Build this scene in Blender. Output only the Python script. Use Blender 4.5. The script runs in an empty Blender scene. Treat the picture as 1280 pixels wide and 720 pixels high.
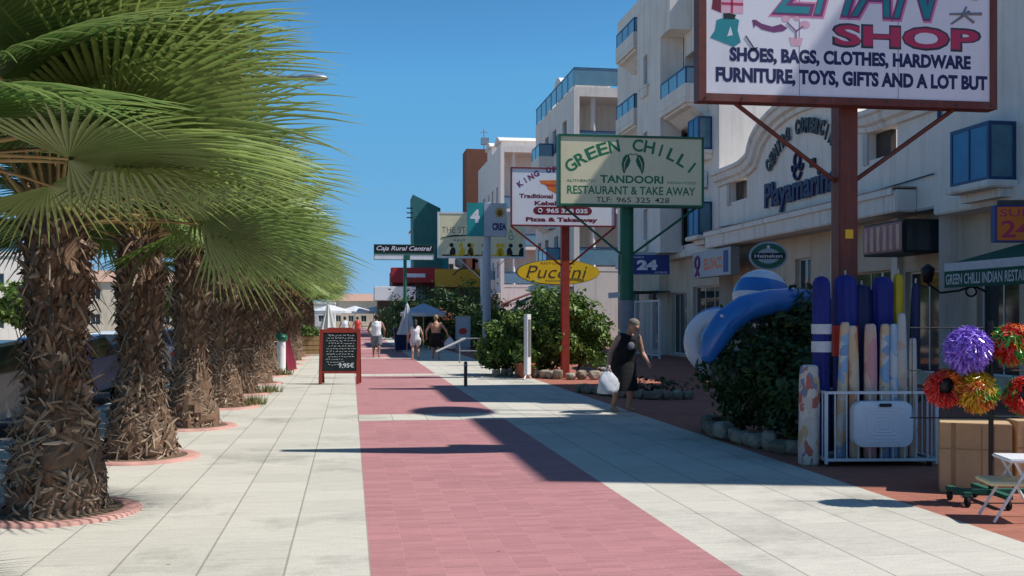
import bpy, bmesh, math, random
import numpy as np
from mathutils import Vector, Matrix
R = math.radians
S = bpy.context.scene
COL = S.collection

# ------------------------------------------------------------------ camera, sky, sun, exposure
YAW = 8.97
cd = bpy.data.cameras.new('camera'); cam = bpy.data.objects.new('camera', cd); COL.objects.link(cam)
cam.location = (0, 0, 1.65); cam.rotation_euler = (R(90), 0, R(-YAW))
cd.sensor_width = 36; cd.lens = 36.0; cd.shift_y = 37/1280; cd.clip_start = .05; cd.clip_end = 4000
S.camera = cam
SUN_EL, SUN_FWD = 53.0, 15.0      # elevation; degrees the light runs up the street while it crosses it
w = bpy.data.worlds.new('World'); S.world = w; w.use_nodes = True
nt = w.node_tree; bg = nt.nodes['Background']
sky = nt.nodes.new('ShaderNodeTexSky'); sky.sky_type = 'NISHITA'; sky.sun_disc = False
sky.sun_elevation = R(SUN_EL); sky.sun_rotation = R(90 + SUN_FWD)
sky.air_density = 1.0; sky.dust_density = 0.0; sky.ozone_density = 6.0; sky.altitude = 1000
# film response of the sky: deeper blue, less bright at the horizon
sp = nt.nodes.new('ShaderNodeSeparateColor'); cbn = nt.nodes.new('ShaderNodeCombineColor'); nt.links.new(sky.outputs[0], sp.inputs[0])
def sky_math(op, a, b):
    n = nt.nodes.new('ShaderNodeMath'); n.operation = op
    for i, v in enumerate((a, b)):
        if isinstance(v, (int, float)): n.inputs[i].default_value = v
        else: nt.links.new(v, n.inputs[i])
    return n.outputs[0]
for i, (c0, kk, pa, pb) in enumerate(((1.45, 1.03, 1.4, .60), (2.7, 3.5, 1.5, .22), (4.8, 6.4, 1.5, .08))):
    r = sky_math('DIVIDE', sp.outputs[i], c0)
    nt.links.new(sky_math('MULTIPLY', sky_math('MINIMUM', sky_math('POWER', r, pa), sky_math('POWER', r, pb)), kk), cbn.inputs[i])
nt.links.new(cbn.outputs[0], bg.inputs[0]); bg.inputs[1].default_value = 0.105
sd = bpy.data.lights.new('sun', 'SUN'); sd.energy = 5.0; sd.angle = R(.5); sd.color = (1, .975, .925)
sun = bpy.data.objects.new('sun', sd); COL.objects.link(sun)
ce = math.cos(R(SUN_EL))
trav = Vector((-math.cos(R(SUN_FWD))*ce, math.sin(R(SUN_FWD))*ce, -math.sin(R(SUN_EL))))
sun.rotation_euler = trav.to_track_quat('-Z', 'Y').to_euler(); sun.location = (30, -10, 40)
vs = S.view_settings; vs.view_transform = 'Standard'; vs.look = 'None'; vs.gamma = 1; vs.use_curve_mapping = False
vs.exposure = 0.07
S.cycles.max_bounces = 6; S.cycles.transparent_max_bounces = 8

# ------------------------------------------------------------------ materials
def mat(name, c, rough=.7, var=.12, scale=3.0, bump=0.0, bscale=40, metal=0, spec=.4, c2=None, attr=None, stretch=(1,1,1), trans=0, streak=0):
    m = bpy.data.materials.new(name); m.use_nodes = True
    t = m.node_tree; N = t.nodes; L = t.links; p = N['Principled BSDF']
    p.inputs['Roughness'].default_value = rough; p.inputs['Metallic'].default_value = metal
    p.inputs['Specular IOR Level'].default_value = spec
    tc = N.new('ShaderNodeTexCoord'); mp = N.new('ShaderNodeMapping'); mp.inputs['Scale'].default_value = stretch
    L.new(tc.outputs['Object'], mp.inputs[0])
    nz = N.new('ShaderNodeTexNoise'); nz.inputs['Scale'].default_value = scale; nz.inputs['Detail'].default_value = 6
    nz.inputs['Roughness'].default_value = .65; L.new(mp.outputs[0], nz.inputs['Vector'])
    rp = N.new('ShaderNodeValToRGB'); e = rp.color_ramp.elements
    if c2 is None: c2 = tuple(v*(1-var*1.6) for v in c)
    e[0].position = .3; e[0].color = (*c2, 1); e[1].position = .68; e[1].color = (*[min(1, v*(1+var*.5)) for v in c], 1)
    L.new(nz.outputs[0], rp.inputs[0]); out = rp.outputs[0]
    if attr:
        a = N.new('ShaderNodeAttribute'); a.attribute_name = 'tint'
        mx = N.new('ShaderNodeMix'); mx.data_type = 'RGBA'; mx.inputs[7].default_value = (*attr, 1)
        L.new(a.outputs['Fac'], mx.inputs[0]); L.new(out, mx.inputs[6]); out = mx.outputs[2]
    if streak:
        m2 = N.new('ShaderNodeMapping'); m2.inputs['Scale'].default_value = (2.2, 2.2, .16); L.new(tc.outputs['Object'], m2.inputs[0])
        n3 = N.new('ShaderNodeTexNoise'); n3.inputs['Scale'].default_value = 1.6; n3.inputs['Detail'].default_value = 7; n3.inputs['Roughness'].default_value = .7; L.new(m2.outputs[0], n3.inputs['Vector'])
        mr = N.new('ShaderNodeMapRange'); mr.inputs[1].default_value = .50; mr.inputs[2].default_value = .75; mr.inputs[3].default_value = 0; mr.inputs[4].default_value = streak; L.new(n3.outputs[0], mr.inputs[0])
        mx3 = N.new('ShaderNodeMix'); mx3.data_type = 'RGBA'; mx3.inputs[7].default_value = (.20, .17, .13, 1); L.new(mr.outputs[0], mx3.inputs[0]); L.new(out, mx3.inputs[6]); out = mx3.outputs[2]
    L.new(out, p.inputs['Base Color'])
    if bump:
        n2 = N.new('ShaderNodeTexNoise'); n2.inputs['Scale'].default_value = bscale; n2.inputs['Detail'].default_value = 4
        L.new(mp.outputs[0], n2.inputs['Vector'])
        b = N.new('ShaderNodeBump'); b.inputs['Strength'].default_value = bump; b.inputs['Distance'].default_value = .02
        L.new(n2.outputs[0], b.inputs['Height']); L.new(b.outputs[0], p.inputs['Normal'])
    if trans:
        tr = N.new('ShaderNodeBsdfTranslucent'); L.new(out, tr.inputs[0])
        ms = N.new('ShaderNodeMixShader'); ms.inputs[0].default_value = trans
        L.new(p.outputs[0], ms.inputs[1]); L.new(tr.outputs[0], ms.inputs[2])
        L.new(ms.outputs[0], N['Material Output'].inputs[0])
    return m

def paving(name, base, joint, px, py, jx, jy, var=.1, offset=0.0, stain=.25, jstr=(1, 1), joff=(0, 0), warm=None):
    """slabs: joints every px across (width jx) and py along (width jy); brick-wise offset of alternate columns"""
    m = bpy.data.materials.new(name); m.use_nodes = True
    t = m.node_tree; N = t.nodes; L = t.links; p = N['Principled BSDF']; p.inputs['Roughness'].default_value = .85
    p.inputs['Specular IOR Level'].default_value = .25
    g = N.new('ShaderNodeNewGeometry'); sx = N.new('ShaderNodeSeparateXYZ'); L.new(g.outputs['Position'], sx.inputs[0])
    def M(op, a, b=None, c=None):
        n = N.new('ShaderNodeMath'); n.operation = op
        for i, v in enumerate((a, b, c)):
            if v is None: continue
            if isinstance(v, (int, float)): n.inputs[i].default_value = v
            else: L.new(v, n.inputs[i])
        return n.outputs[0]
    u = M('DIVIDE', M('ADD', sx.outputs[0], joff[0]), px); v = M('DIVIDE', M('ADD', sx.outputs[1], joff[1]), py)
    iu = M('FLOOR', u); v = M('ADD', v, M('MULTIPLY', M('MODULO', M('ABSOLUTE', iu), 2), offset))
    fu = M('ABSOLUTE', M('SUBTRACT', M('FRACT', u), .5)); fv = M('ABSOLUTE', M('SUBTRACT', M('FRACT', v), .5))
    gu = M('MULTIPLY', M('GREATER_THAN', fu, .5-jx/px/2), jstr[0]); gv = M('MULTIPLY', M('GREATER_THAN', fv, .5-jy/py/2), jstr[1])
    jn = M('MAXIMUM', gu, gv)
    cb = N.new('ShaderNodeCombineXYZ'); L.new(iu, cb.inputs[0]); L.new(M('FLOOR', v), cb.inputs[1])
    wn = N.new('ShaderNodeTexWhiteNoise'); L.new(cb.outputs[0], wn.inputs['Vector'])
    n1 = N.new('ShaderNodeTexNoise'); n1.inputs['Scale'].default_value = .55; n1.inputs['Detail'].default_value = 8; n1.inputs['Roughness'].default_value = .7
    n2 = N.new('ShaderNodeTexNoise'); n2.inputs['Scale'].default_value = 55; n2.inputs['Detail'].default_value = 3
    L.new(g.outputs['Position'], n1.inputs['Vector']); L.new(g.outputs['Position'], n2.inputs['Vector'])
    k = M('ADD', M('MULTIPLY', M('SUBTRACT', wn.outputs[0], .5), var), 1.0)
    k = M('ADD', k, M('MULTIPLY', M('SUBTRACT', n2.outputs[0], .5), .42))
    mpw = N.new('ShaderNodeMapping'); mpw.inputs['Scale'].default_value = (1.1, 7, 1); L.new(g.outputs['Position'], mpw.inputs[0])
    n4 = N.new('ShaderNodeTexNoise'); n4.inputs['Scale'].default_value = 3.2; n4.inputs['Detail'].default_value = 6; n4.inputs['Roughness'].default_value = .75; L.new(mpw.outputs[0], n4.inputs['Vector'])
    k = M('ADD', k, M('MULTIPLY', M('SUBTRACT', n4.outputs[0], .5), .55))
    st = M('MULTIPLY', M('SMOOTH_MIN', M('MAXIMUM', M('MULTIPLY', M('SUBTRACT', n1.outputs[0], .52), 5), 0), 1, .2), stain)
    k = M('MULTIPLY', k, M('SUBTRACT', 1, st))
    # dropped dirt and gum spots
    vo = N.new('ShaderNodeTexVoronoi'); vo.inputs['Scale'].default_value = 1.3; L.new(g.outputs['Position'], vo.inputs['Vector'])
    k = M('MULTIPLY', k, M('SUBTRACT', 1, M('MULTIPLY', M('LESS_THAN', vo.outputs['Distance'], .022), .45)))
    mx = N.new('ShaderNodeMix'); mx.data_type = 'RGBA'; mx.inputs[6].default_value = (*base, 1); mx.inputs[7].default_value = (*joint, 1)
    L.new(jn, mx.inputs[0])
    vm = N.new('ShaderNodeVectorMath'); vm.operation = 'SCALE'; L.new(mx.outputs[2], vm.inputs[0]); L.new(k, vm.inputs['Scale'])
    L.new(vm.outputs[0], p.inputs['Base Color'])
    b = N.new('ShaderNodeBump'); b.inputs['Strength'].default_value = .35; b.inputs['Distance'].default_value = .01
    L.new(M('SUBTRACT', M('MULTIPLY', n2.outputs[0], .5), jn), b.inputs['Height']); L.new(b.outputs[0], p.inputs['Normal'])
    return m

def glassy(name, c, rough=.08):
    m = mat(name, c, rough, .2, 1.5, spec=.8); return m

M = {}
def mk(n, *a, **k): M[n] = mat(n, *a, **k)
mk('white_wall', (.82, .755, .69), .85, .07, .7, .12, 60, c2=(.75, .685, .625), streak=.36)
mk('cream_wall', (.66, .56, .44), .85, .1, .8, .12, 60, streak=.4)
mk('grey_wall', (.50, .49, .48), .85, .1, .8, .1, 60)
mk('white_trim', (.80, .735, .67), .7, .05, 2, streak=.5)
mk('white_paint', (.78, .78, .78), .4, .06, 4)
mk('dark', (.02, .02, .022), .5, .2, 3)
mk('black', (.012, .012, .013), .45, .2, 3)
mk('interior', (.05, .045, .04), .8, .5, 1.2)
mk('brown_dark', (.06, .045, .035), .7, .3, 2)
mk('blue_frame', (.015, .06, .17), .4, .1, 4)
mk('blue_shutter', (.045, .24, .46), .5, .12, 2)
mk('glass_blue', (.07, .20, .27), .06, .2, 1.5, spec=.9)
mk('glass_dark', (.03, .045, .055), .05, .3, 1.2, spec=.9)
mk('rail_glass', (.16, .32, .42), .08, .1, 2, spec=.8)
mk('sign_white', (.80, .80, .85), .45, .05, 1.2, streak=.16)
mk('sign_cream', (.86, .77, .50), .5, .05, 1.2, streak=.16)
mk('sign_red_post', (.36, .045, .025), .5, .15, 6)
mk('rust_red', (.17, .035, .022), .55, .2, 8, c2=(.10, .03, .02), streak=.3)
mk('sign_green', (.015, .13, .075), .45, .12, 5)
mk('ink_green', (.02, .20, .09), .5, .05, 5)
mk('ink_navy', (.012, .015, .085), .5, .05, 5)
mk('ink_crimson', (.52, .035, .11), .5, .05, 5)
mk('ink_pink', (.72, .22, .40), .5, .05, 5)
mk('ink_teal', (.02, .26, .30), .5, .05, 5)
mk('ink_darkgrey', (.04, .05, .06), .5, .05, 5)
mk('ink_purple', (.20, .05, .17), .5, .1, 5)
mk('ink_maroon', (.19, .014, .035), .5, .1, 5)
mk('ink_red', (.62, .045, .03), .5, .1, 5)
mk('ink_orange', (.75, .20, .04), .5, .1, 5)
mk('ink_grey', (.22, .24, .28), .5, .1, 5)
mk('pink_light', (.75, .45, .55), .5, .1, 5)
mk('yellow_sign', (.88, .54, .015), .45, .06, 3)
mk('ochre', (.42, .28, .02), .5, .1, 3)
mk('orange_sign', (.75, .20, .02), .5, .08, 3)
mk('blue_sign', (.02, .04, .22), .45, .06, 3)
mk('teal_wall', (.035, .17, .155), .7, .1, 1)
mk('teal_sign', (.02, .30, .30), .5, .06, 3)
mk('sign_grey', (.42, .46, .52), .5, .06, 3)
mk('brick_brown', (.20, .075, .045), .8, .12, 1.2)
mk('red_shop', (.45, .03, .035), .6, .1, 2)
mk('maroon', (.10, .012, .018), .7, .2, 3)
mk('terracotta', (.42, .13, .07), .75, .15, 5)
mk('roof_tile', (.48, .30, .22), .8, .15, 4)
mk('metal_grey', (.35, .37, .39), .4, .1, 6, metal=.6)
mk('metal_white', (.66, .68, .70), .4, .08, 6)
mk('metal_dark', (.06, .065, .06), .5, .2, 6)
mk('board_black', (.012, .022, .022), .6, .4, 9)
mk('chalk', (.72, .75, .74), .9, .1, 20)
mk('red_wood', (.36, .045, .03), .55, .2, 7, stretch=(1, 1, .1))
mk('rock', (.36, .31, .24), .9, .3, 5, .6, 14)
mk('rock_lichen', (.26, .22, .16), .9, .35, 6, .6, 14)
mk('soil', (.16, .11, .07), .95, .3, 8, .8, 20)
mk('kerb_pink', (.58, .31, .26), .85, .2, 3, .3, 30)
mk('kerb_stone', (.42, .41, .39), .9, .15, 4, .3, 30)
mk('asphalt', (.11, .108, .105), .9, .2, 2, .4, 60)
mk('sand', (.36, .31, .23), .95, .15, .3)
mk('cardboard', (.52, .35, .19), .85, .12, 3, .15, 60)
mk('cardboard_ink', (.35, .10, .06), .85, .1, 5)
mk('tape', (.30, .19, .09), .4, .1, 5)
mk('parasol_blue', (.012, .022, .21), .65, .25, 9, .5, 18, stretch=(1, 1, .15))
mk('parasol_navy', (.01, .02, .09), .65, .25, 9, .5, 18, stretch=(1, 1, .15))
mk('parasol_yellow', (.50, .40, .02), .65, .25, 9, .5, 18, stretch=(1, 1, .15))
mk('stripe_white', (.65, .65, .68), .7, .1, 9)
mk('bag_peach', (.66, .36, .26), .7, .3, 7, c2=(.50, .22, .26))
mk('bag_orange', (.70, .36, .13), .7, .3, 7, c2=(.60, .45, .30))
mk('bag_sky', (.36, .50, .62), .7, .3, 9, c2=(.16, .30, .52))
mk('bag_mixed', (.20, .38, .55), .7, .3, 7, c2=(.72, .42, .25))
mk('bag_beige', (.55, .46, .35), .7, .3, 6)
mk('roll_print', (.60, .50, .42), .55, .5, 11, c2=(.45, .12, .09))
mk('cooler', (.72, .76, .82), .45, .06, 3)
mk('red_plastic', (.55, .03, .02), .4, .1, 3)
mk('inflate_blue', (.03, .17, .50), .22, .1, 3, spec=.6)
mk('inflate_white', (.66, .70, .78), .25, .06, 3, spec=.6)
mk('bag_plastic', (.78, .80, .84), .35, .06, 6, .5, 14, trans=.3)
mk('skin', (.50, .27, .18), .55, .12, 6, c2=(.42, .21, .14))
mk('skin_dark', (.30, .15, .09), .55, .12, 6)
mk('hair_grey', (.21, .17, .13), .8, .3, 25, .6, 60)
mk('hair_dark', (.03, .02, .015), .6, .3, 25, .6, 60)
mk('hair_fair', (.38, .26, .13), .7, .3, 25, .6, 60)
mk('cloth_black', (.012, .012, .014), .9, .3, 5, .4, 30)
mk('cloth_white', (.75, .76, .78), .9, .06, 5, .4, 20)
mk('cloth_grey', (.16, .17, .20), .9, .15, 5, .4, 20)
mk('shoe', (.10, .07, .05), .7, .2, 8)
mk('canvas_white', (.72, .73, .74), .85, .06, 3, .3, 12, trans=.2)
mk('canvas_blue', (.45, .56, .68), .85, .1, 3, trans=.15)
mk('canvas_rust', (.30, .10, .06), .85, .1, 3, trans=.15)
mk('canvas_green', (.012, .10, .065), .8, .12, 4)
mk('wood', (.42, .25, .11), .7, .25, 5, stretch=(1, 1, .15))
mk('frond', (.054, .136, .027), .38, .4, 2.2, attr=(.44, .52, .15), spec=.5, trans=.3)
mk('petiole', (.30, .24, .09), .6, .2, 6, c2=(.28, .13, .05))
mk('bark', (.145, .078, .045), .95, .4, 7, .6, 30, attr=(.60, .46, .33), stretch=(1, 1, .5))
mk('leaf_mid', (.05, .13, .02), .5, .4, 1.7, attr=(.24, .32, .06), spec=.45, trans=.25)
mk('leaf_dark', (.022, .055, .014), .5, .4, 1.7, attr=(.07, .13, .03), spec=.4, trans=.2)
mk('stem', (.10, .07, .045), .9, .3, 8)
mk('grass', (.14, .16, .05), .8, .4, 8, c2=(.25, .2, .09))
mk('purple_tinsel', (.22, .09, .62), .25, .2, 30, c2=(.46, .28, .85), spec=.8)
mk('red_tinsel', (.70, .03, .015), .3, .2, 30, spec=.7)
mk('yellow_tinsel', (.80, .48, .02), .3, .2, 30, spec=.7)
mk('green_tinsel', (.10, .50, .06), .3, .2, 30, spec=.7)
mk('orange_tinsel', (.80, .18, .02), .3, .2, 30, spec=.7)
mk('car_blue', (.02, .08, .28), .25, .05, 2, spec=.7)
mk('car_white', (.70, .71, .72), .25, .04, 2, spec=.7)
mk('car_red', (.30, .02, .02), .25, .05, 2, spec=.7)
mk('car_silver', (.40, .42, .44), .25, .05, 2, metal=.5)
mk('tyre', (.015, .015, .015), .9, .2, 5)
mk('stool_seat', (.70, .66, .38), .5, .08, 4)
mk('menu_print', (.34, .12, .10), .4, .4, 2.5, c2=(.24, .10, .09))
mk('hill', (.30, .29, .24), .95, .3, .02)
def printed(name, cols, sc=9, rough=.6, stretch=(1, 1, .6)):
    m = bpy.data.materials.new(name); m.use_nodes = True; t = m.node_tree; N = t.nodes; L = t.links; p = N['Principled BSDF']; p.inputs['Roughness'].default_value = rough
    tc = N.new('ShaderNodeTexCoord'); mp = N.new('ShaderNodeMapping'); mp.inputs['Scale'].default_value = stretch; L.new(tc.outputs['Object'], mp.inputs[0])
    nz = N.new('ShaderNodeTexNoise'); nz.inputs['Scale'].default_value = sc*.9; L.new(mp.outputs[0], nz.inputs['Vector'])
    ad = N.new('ShaderNodeMix'); ad.data_type = 'VECTOR'; ad.inputs[0].default_value = .12; L.new(mp.outputs[0], ad.inputs[4]); L.new(nz.outputs['Color'], ad.inputs[5])
    vo = N.new('ShaderNodeTexVoronoi'); vo.inputs['Scale'].default_value = sc; L.new(ad.outputs[1], vo.inputs['Vector'])
    rp = N.new('ShaderNodeValToRGB'); rp.color_ramp.interpolation = 'CONSTANT'
    sx = N.new('ShaderNodeSeparateColor'); L.new(vo.outputs['Color'], sx.inputs[0]); L.new(sx.outputs[0], rp.inputs[0])
    while len(rp.color_ramp.elements) < len(cols): rp.color_ramp.elements.new(.5)
    for i, c in enumerate(cols): e = rp.color_ramp.elements[i]; e.position = i/len(cols); e.color = (*c, 1)
    L.new(rp.outputs[0], p.inputs['Base Color'])
    n2 = N.new('ShaderNodeTexNoise'); n2.inputs['Scale'].default_value = 14; L.new(mp.outputs[0], n2.inputs['Vector']); b = N.new('ShaderNodeBump'); b.inputs['Strength'].default_value = .5; b.inputs['Distance'].default_value = .02; L.new(n2.outputs[0], b.inputs['Height']); L.new(b.outputs[0], p.inputs['Normal'])
    M[name] = m
printed('roll_print', [(.62, .52, .44), (.66, .58, .50), (.50, .13, .09), (.60, .50, .42), (.20, .22, .30), (.55, .36, .20), (.66, .56, .48)], 14)
printed('bag_mixed', [(.25, .42, .58), (.66, .46, .28), (.60, .60, .55), (.20, .32, .50), (.68, .52, .36)], 7, stretch=(1, 1, 1.3))
printed('bag_peach', [(.66, .38, .28), (.66, .42, .32), (.64, .30, .30), (.68, .48, .36)], 6)
printed('bag_sky', [(.34, .50, .64), (.50, .58, .64), (.24, .38, .58), (.62, .62, .62)], 11)
printed('bag_orange', [(.68, .40, .17), (.66, .46, .26), (.64, .50, .34), (.58, .30, .16)], 7)
printed('bag_beige', [(.58, .48, .36), (.60, .52, .42), (.56, .40, .30), (.50, .50, .48)], 8)
M['pave_white'] = paving('pave_white', (.525, .49, .415), (.26, .24, .20), .552, .552, .015, .009, .12, 0, .45, (.8, .4), (-.13, 0))
M['pave_red'] = paving('pave_red', (.405, .185, .185), (.44, .22, .22), .24, .08, .008, .010, .20, .5, .2, (.8, .9), (-.13, 0))
M['pave_brown'] = paving('pave_brown', (.36, .135, .09), (.24, .11, .09), .235, .1175, .010, .008, .18, .5, .3, (.8, .9), (-.88, 0))

# ------------------------------------------------------------------ mesh helpers
class MB:
    def __init__(s): s.v = []; s.f = []; s.m = []; s.tint = None; s.smooth = []
    def add(s, vs, fs, mi=0, smooth=False):
        o = len(s.v); s.v += [tuple(q) for q in vs]; s.f += [tuple(i+o for i in f) for f in fs]
        s.m += [mi]*len(fs); s.smooth += [smooth]*len(fs); return s
    def box(s, x0, x1, y0, y1, z0, z1, mi=0, bev=0):
        if bev <= 0:
            vs = [(x0,y0,z0),(x1,y0,z0),(x1,y1,z0),(x0,y1,z0),(x0,y0,z1),(x1,y0,z1),(x1,y1,z1),(x0,y1,z1)]
            return s.add(vs, [(0,3,2,1),(4,5,6,7),(0,1,5,4),(1,2,6,5),(2,3,7,6),(3,0,4,7)], mi)
        bm = bmesh.new(); bmesh.ops.create_cube(bm, size=1)
        for v in bm.verts: v.co = Vector(((x0+x1)/2+v.co.x*(x1-x0), (y0+y1)/2+v.co.y*(y1-y0), (z0+z1)/2+v.co.z*(z1-z0)))
        bmesh.ops.bevel(bm, geom=bm.edges[:], offset=bev, segments=2, affect='EDGES')
        bm.verts.index_update(); vs = [v.co[:] for v in bm.verts]; fs = [[v.index for v in f.verts] for f in bm.faces]; bm.free()
        return s.add(vs, fs, mi)
    def tube(s, a, b, r0, r1=None, n=8, mi=0, cap=True, sm=True):
        return s.path([a, b], [r0, r0 if r1 is None else r1], n, mi, cap, sm)
    def path(s, pts, rs, n=8, mi=0, cap=True, sm=True):
        pts = [Vector(p) for p in pts]
        if not hasattr(rs, '__len__'): rs = [rs]*len(pts)
        up = None; vs = []; fs = []
        for i, p in enumerate(pts):
            t = (pts[min(i+1, len(pts)-1)]-pts[max(i-1, 0)]).normalized()
            if up is None:
                up = Vector((0, 0, 1)) if abs(t.z) < .9 else Vector((1, 0, 0))
            u = (up - t*up.dot(t)).normalized(); up = u; q = t.cross(u)
            for k in range(n):
                a = 2*math.pi*k/n; vs.append(p+(u*math.cos(a)+q*math.sin(a))*rs[i])
        for i in range(len(pts)-1):
            for k in range(n):
                k2 = (k+1) % n; fs.append((i*n+k, i*n+k2, (i+1)*n+k2, (i+1)*n+k))
        s.add(vs, fs, mi, sm)
        if cap:
            s.add(vs[:n], [tuple(range(n-1, -1, -1))], mi); s.add(vs[-n:], [tuple(range(n))], mi)
        return s
    def lathe(s, prof, c=(0, 0, 0), n=24, mi=0, sm=True, jit=0, rng=None, sy=1):
        vs = []; fs = []
        for r, z in prof:
            for k in range(n):
                a = 2*math.pi*k/n; rr = r*(1+(rng.uniform(-jit, jit) if jit else 0))
                vs.append((c[0]+rr*math.cos(a), c[1]+rr*sy*math.sin(a), c[2]+z))
        for i in range(len(prof)-1):
            for k in range(n):
                k2 = (k+1) % n; fs.append((i*n+k, i*n+k2, (i+1)*n+k2, (i+1)*n+k))
        return s.add(vs, fs, mi, sm)
    def prism(s, poly, y0, y1, mi=0):
        """polygon in the x-z plane (seen from -y, counter-clockwise) given thickness along y"""
        n = len(poly); vs = [(x, y0, z) for x, z in poly]+[(x, y1, z) for x, z in poly]
        fs = [tuple(range(n)), tuple(range(2*n-1, n-1, -1))]+[(i, i+n, (i+1) % n+n, (i+1) % n) for i in range(n)]
        return s.add(vs, fs, mi)
    def torus(s, c, Rr, r, n=32, k=10, mi=0, ax='z', a0=0, a1=2*math.pi):
        vs = []; fs = []; full = abs(a1-a0-2*math.pi) < 1e-6; nn = n if full else n+1
        for i in range(nn):
            a = a0+(a1-a0)*i/n
            for j in range(k):
                b = 2*math.pi*j/k; q = Rr+r*math.cos(b)
                x, y, z = q*math.cos(a), q*math.sin(a), r*math.sin(b)
                if ax == 'y': x, y, z = x, z, y
                if ax == 'x': x, y, z = z, x, y
                vs.append((c[0]+x, c[1]+y, c[2]+z))
        for i in range(n):
            for j in range(k):
                i2 = (i+1) % nn; j2 = (j+1) % k; fs.append((i*k+j, i2*k+j, i2*k+j2, i*k+j2))
        return s.add(vs, fs, mi, True)
    def ball(s, c, rx, ry=None, rz=None, n=16, m=10, mi=0):
        ry = rx if ry is None else ry; rz = rx if rz is None else rz
        vs = []; fs = []
        for i in range(m+1):
            p = math.pi*i/m
            for k in range(n):
                a = 2*math.pi*k/n; vs.append((c[0]+rx*math.sin(p)*math.cos(a), c[1]+ry*math.sin(p)*math.sin(a), c[2]+rz*math.cos(p)))
        for i in range(m):
            for k in range(n):
                k2 = (k+1) % n; fs.append((i*n+k, (i+1)*n+k, (i+1)*n+k2, i*n+k2))
        return s.add(vs, fs, mi, True)
    def data(s, name, mats):
        me = bpy.data.meshes.new(name); me.from_pydata(s.v, [], s.f)
        for m_ in (mats if isinstance(mats, (list, tuple)) else [mats]): me.materials.append(M[m_])
        me.polygons.foreach_set('material_index', s.m); me.polygons.foreach_set('use_smooth', s.smooth)
        if s.tint is not None:
            a = me.attributes.new('tint', 'FLOAT', 'POINT'); a.data.foreach_set('value', np.asarray(s.tint, dtype=np.float32))
        me.update(); return me
    def build(s, name, mats, parent=None, loc=(0, 0, 0), rz=0):
        o = bpy.data.objects.new(name, s.data(name, mats)); COL.objects.link(o)
        if parent: o.parent = parent
        o.location = loc; o.rotation_euler.z = rz
        return o
def np_mesh(name, V, F, mats, mi=None, tint=None, smooth=True):
    me = bpy.data.meshes.new(name); V = np.asarray(V, np.float32); F = np.asarray(F, np.int32)
    me.vertices.add(len(V)); me.vertices.foreach_set('co', V.ravel())
    k = F.shape[1]; me.loops.add(F.size); me.loops.foreach_set('vertex_index', F.ravel())
    me.polygons.add(len(F)); me.polygons.foreach_set('loop_start', np.arange(0, F.size, k, dtype=np.int32))
    for m_ in (mats if isinstance(mats, (list, tuple)) else [mats]): me.materials.append(M[m_])
    if mi is not None: me.polygons.foreach_set('material_index', np.asarray(mi, np.int32))
    me.polygons.foreach_set('use_smooth', np.full(len(F), smooth))
    if tint is not None:
        a = me.attributes.new('tint', 'FLOAT', 'POINT'); a.data.foreach_set('value', np.asarray(tint, np.float32))
    me.update(calc_edges=True); me.validate(); return me
def link(name, me, parent=None, loc=(0, 0, 0), rz=0):
    o = bpy.data.objects.new(name, me); COL.objects.link(o); o.parent = parent; o.location = loc; o.rotation_euler.z = rz; return o
def tag(o, label, cat, group=None):
    o['label'] = label; o['category'] = cat
    if group: o['group'] = group
    return o
def thing(name, label, cat, loc=(0, 0, 0), rz=0, group=None):
    o = bpy.data.objects.new(name, None); COL.objects.link(o); o.location = loc; o.rotation_euler.z = rz
    o.empty_display_size = .2
    return tag(o, label, cat, group)
def struct(o): o['kind'] = 'structure'; return o
def copy_thing(o, loc, rz, label):
    c = o.copy(); COL.objects.link(c); c.location = loc; c.rotation_euler.z = rz; c['label'] = label
    def kids(a, b):
        for ch in [q for q in COL.objects if q.parent == a]:
            d = ch.copy(); COL.objects.link(d); d.parent = b; kids(ch, d)
    kids(o, c); return c

# lettering: font outlines turned into thin solid letters, scaled to the box they fill
def glyphs(s, bold=0, shear=0, depth=.01):
    cu = bpy.data.curves.new('lettering', 'FONT'); cu.body = s; cu.size = 1; cu.offset = bold; cu.shear = shear; cu.extrude = depth
    cu.resolution_u = 3
    ob = bpy.data.objects.new('lettering', cu); COL.objects.link(ob)
    dg = bpy.context.evaluated_depsgraph_get(); dg.update(); me = bpy.data.meshes.new_from_object(ob.evaluated_get(dg))
    vs = [v.co.copy() for v in me.vertices]; fs = [tuple(p.vertices) for p in me.polygons]
    bpy.data.objects.remove(ob); bpy.data.curves.remove(cu); bpy.data.meshes.remove(me)
    return vs, fs
def letters(mb, s, x0, x1, z0, z1, y, mi=0, bold=.01, shear=0, depth=.0014):
    vs, fs = glyphs(s, bold, shear)
    if not vs: return mb
    ax, bx = min(v.x for v in vs), max(v.x for v in vs); ay, by = min(v.y for v in vs), max(v.y for v in vs)
    q = [(x0+(v.x-ax)/(bx-ax)*(x1-x0), y-(depth if v.z > 0 else -.0006), z0+(v.y-ay)/(by-ay)*(z1-z0)) for v in vs]
    return mb.add(q, fs, mi)
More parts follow.
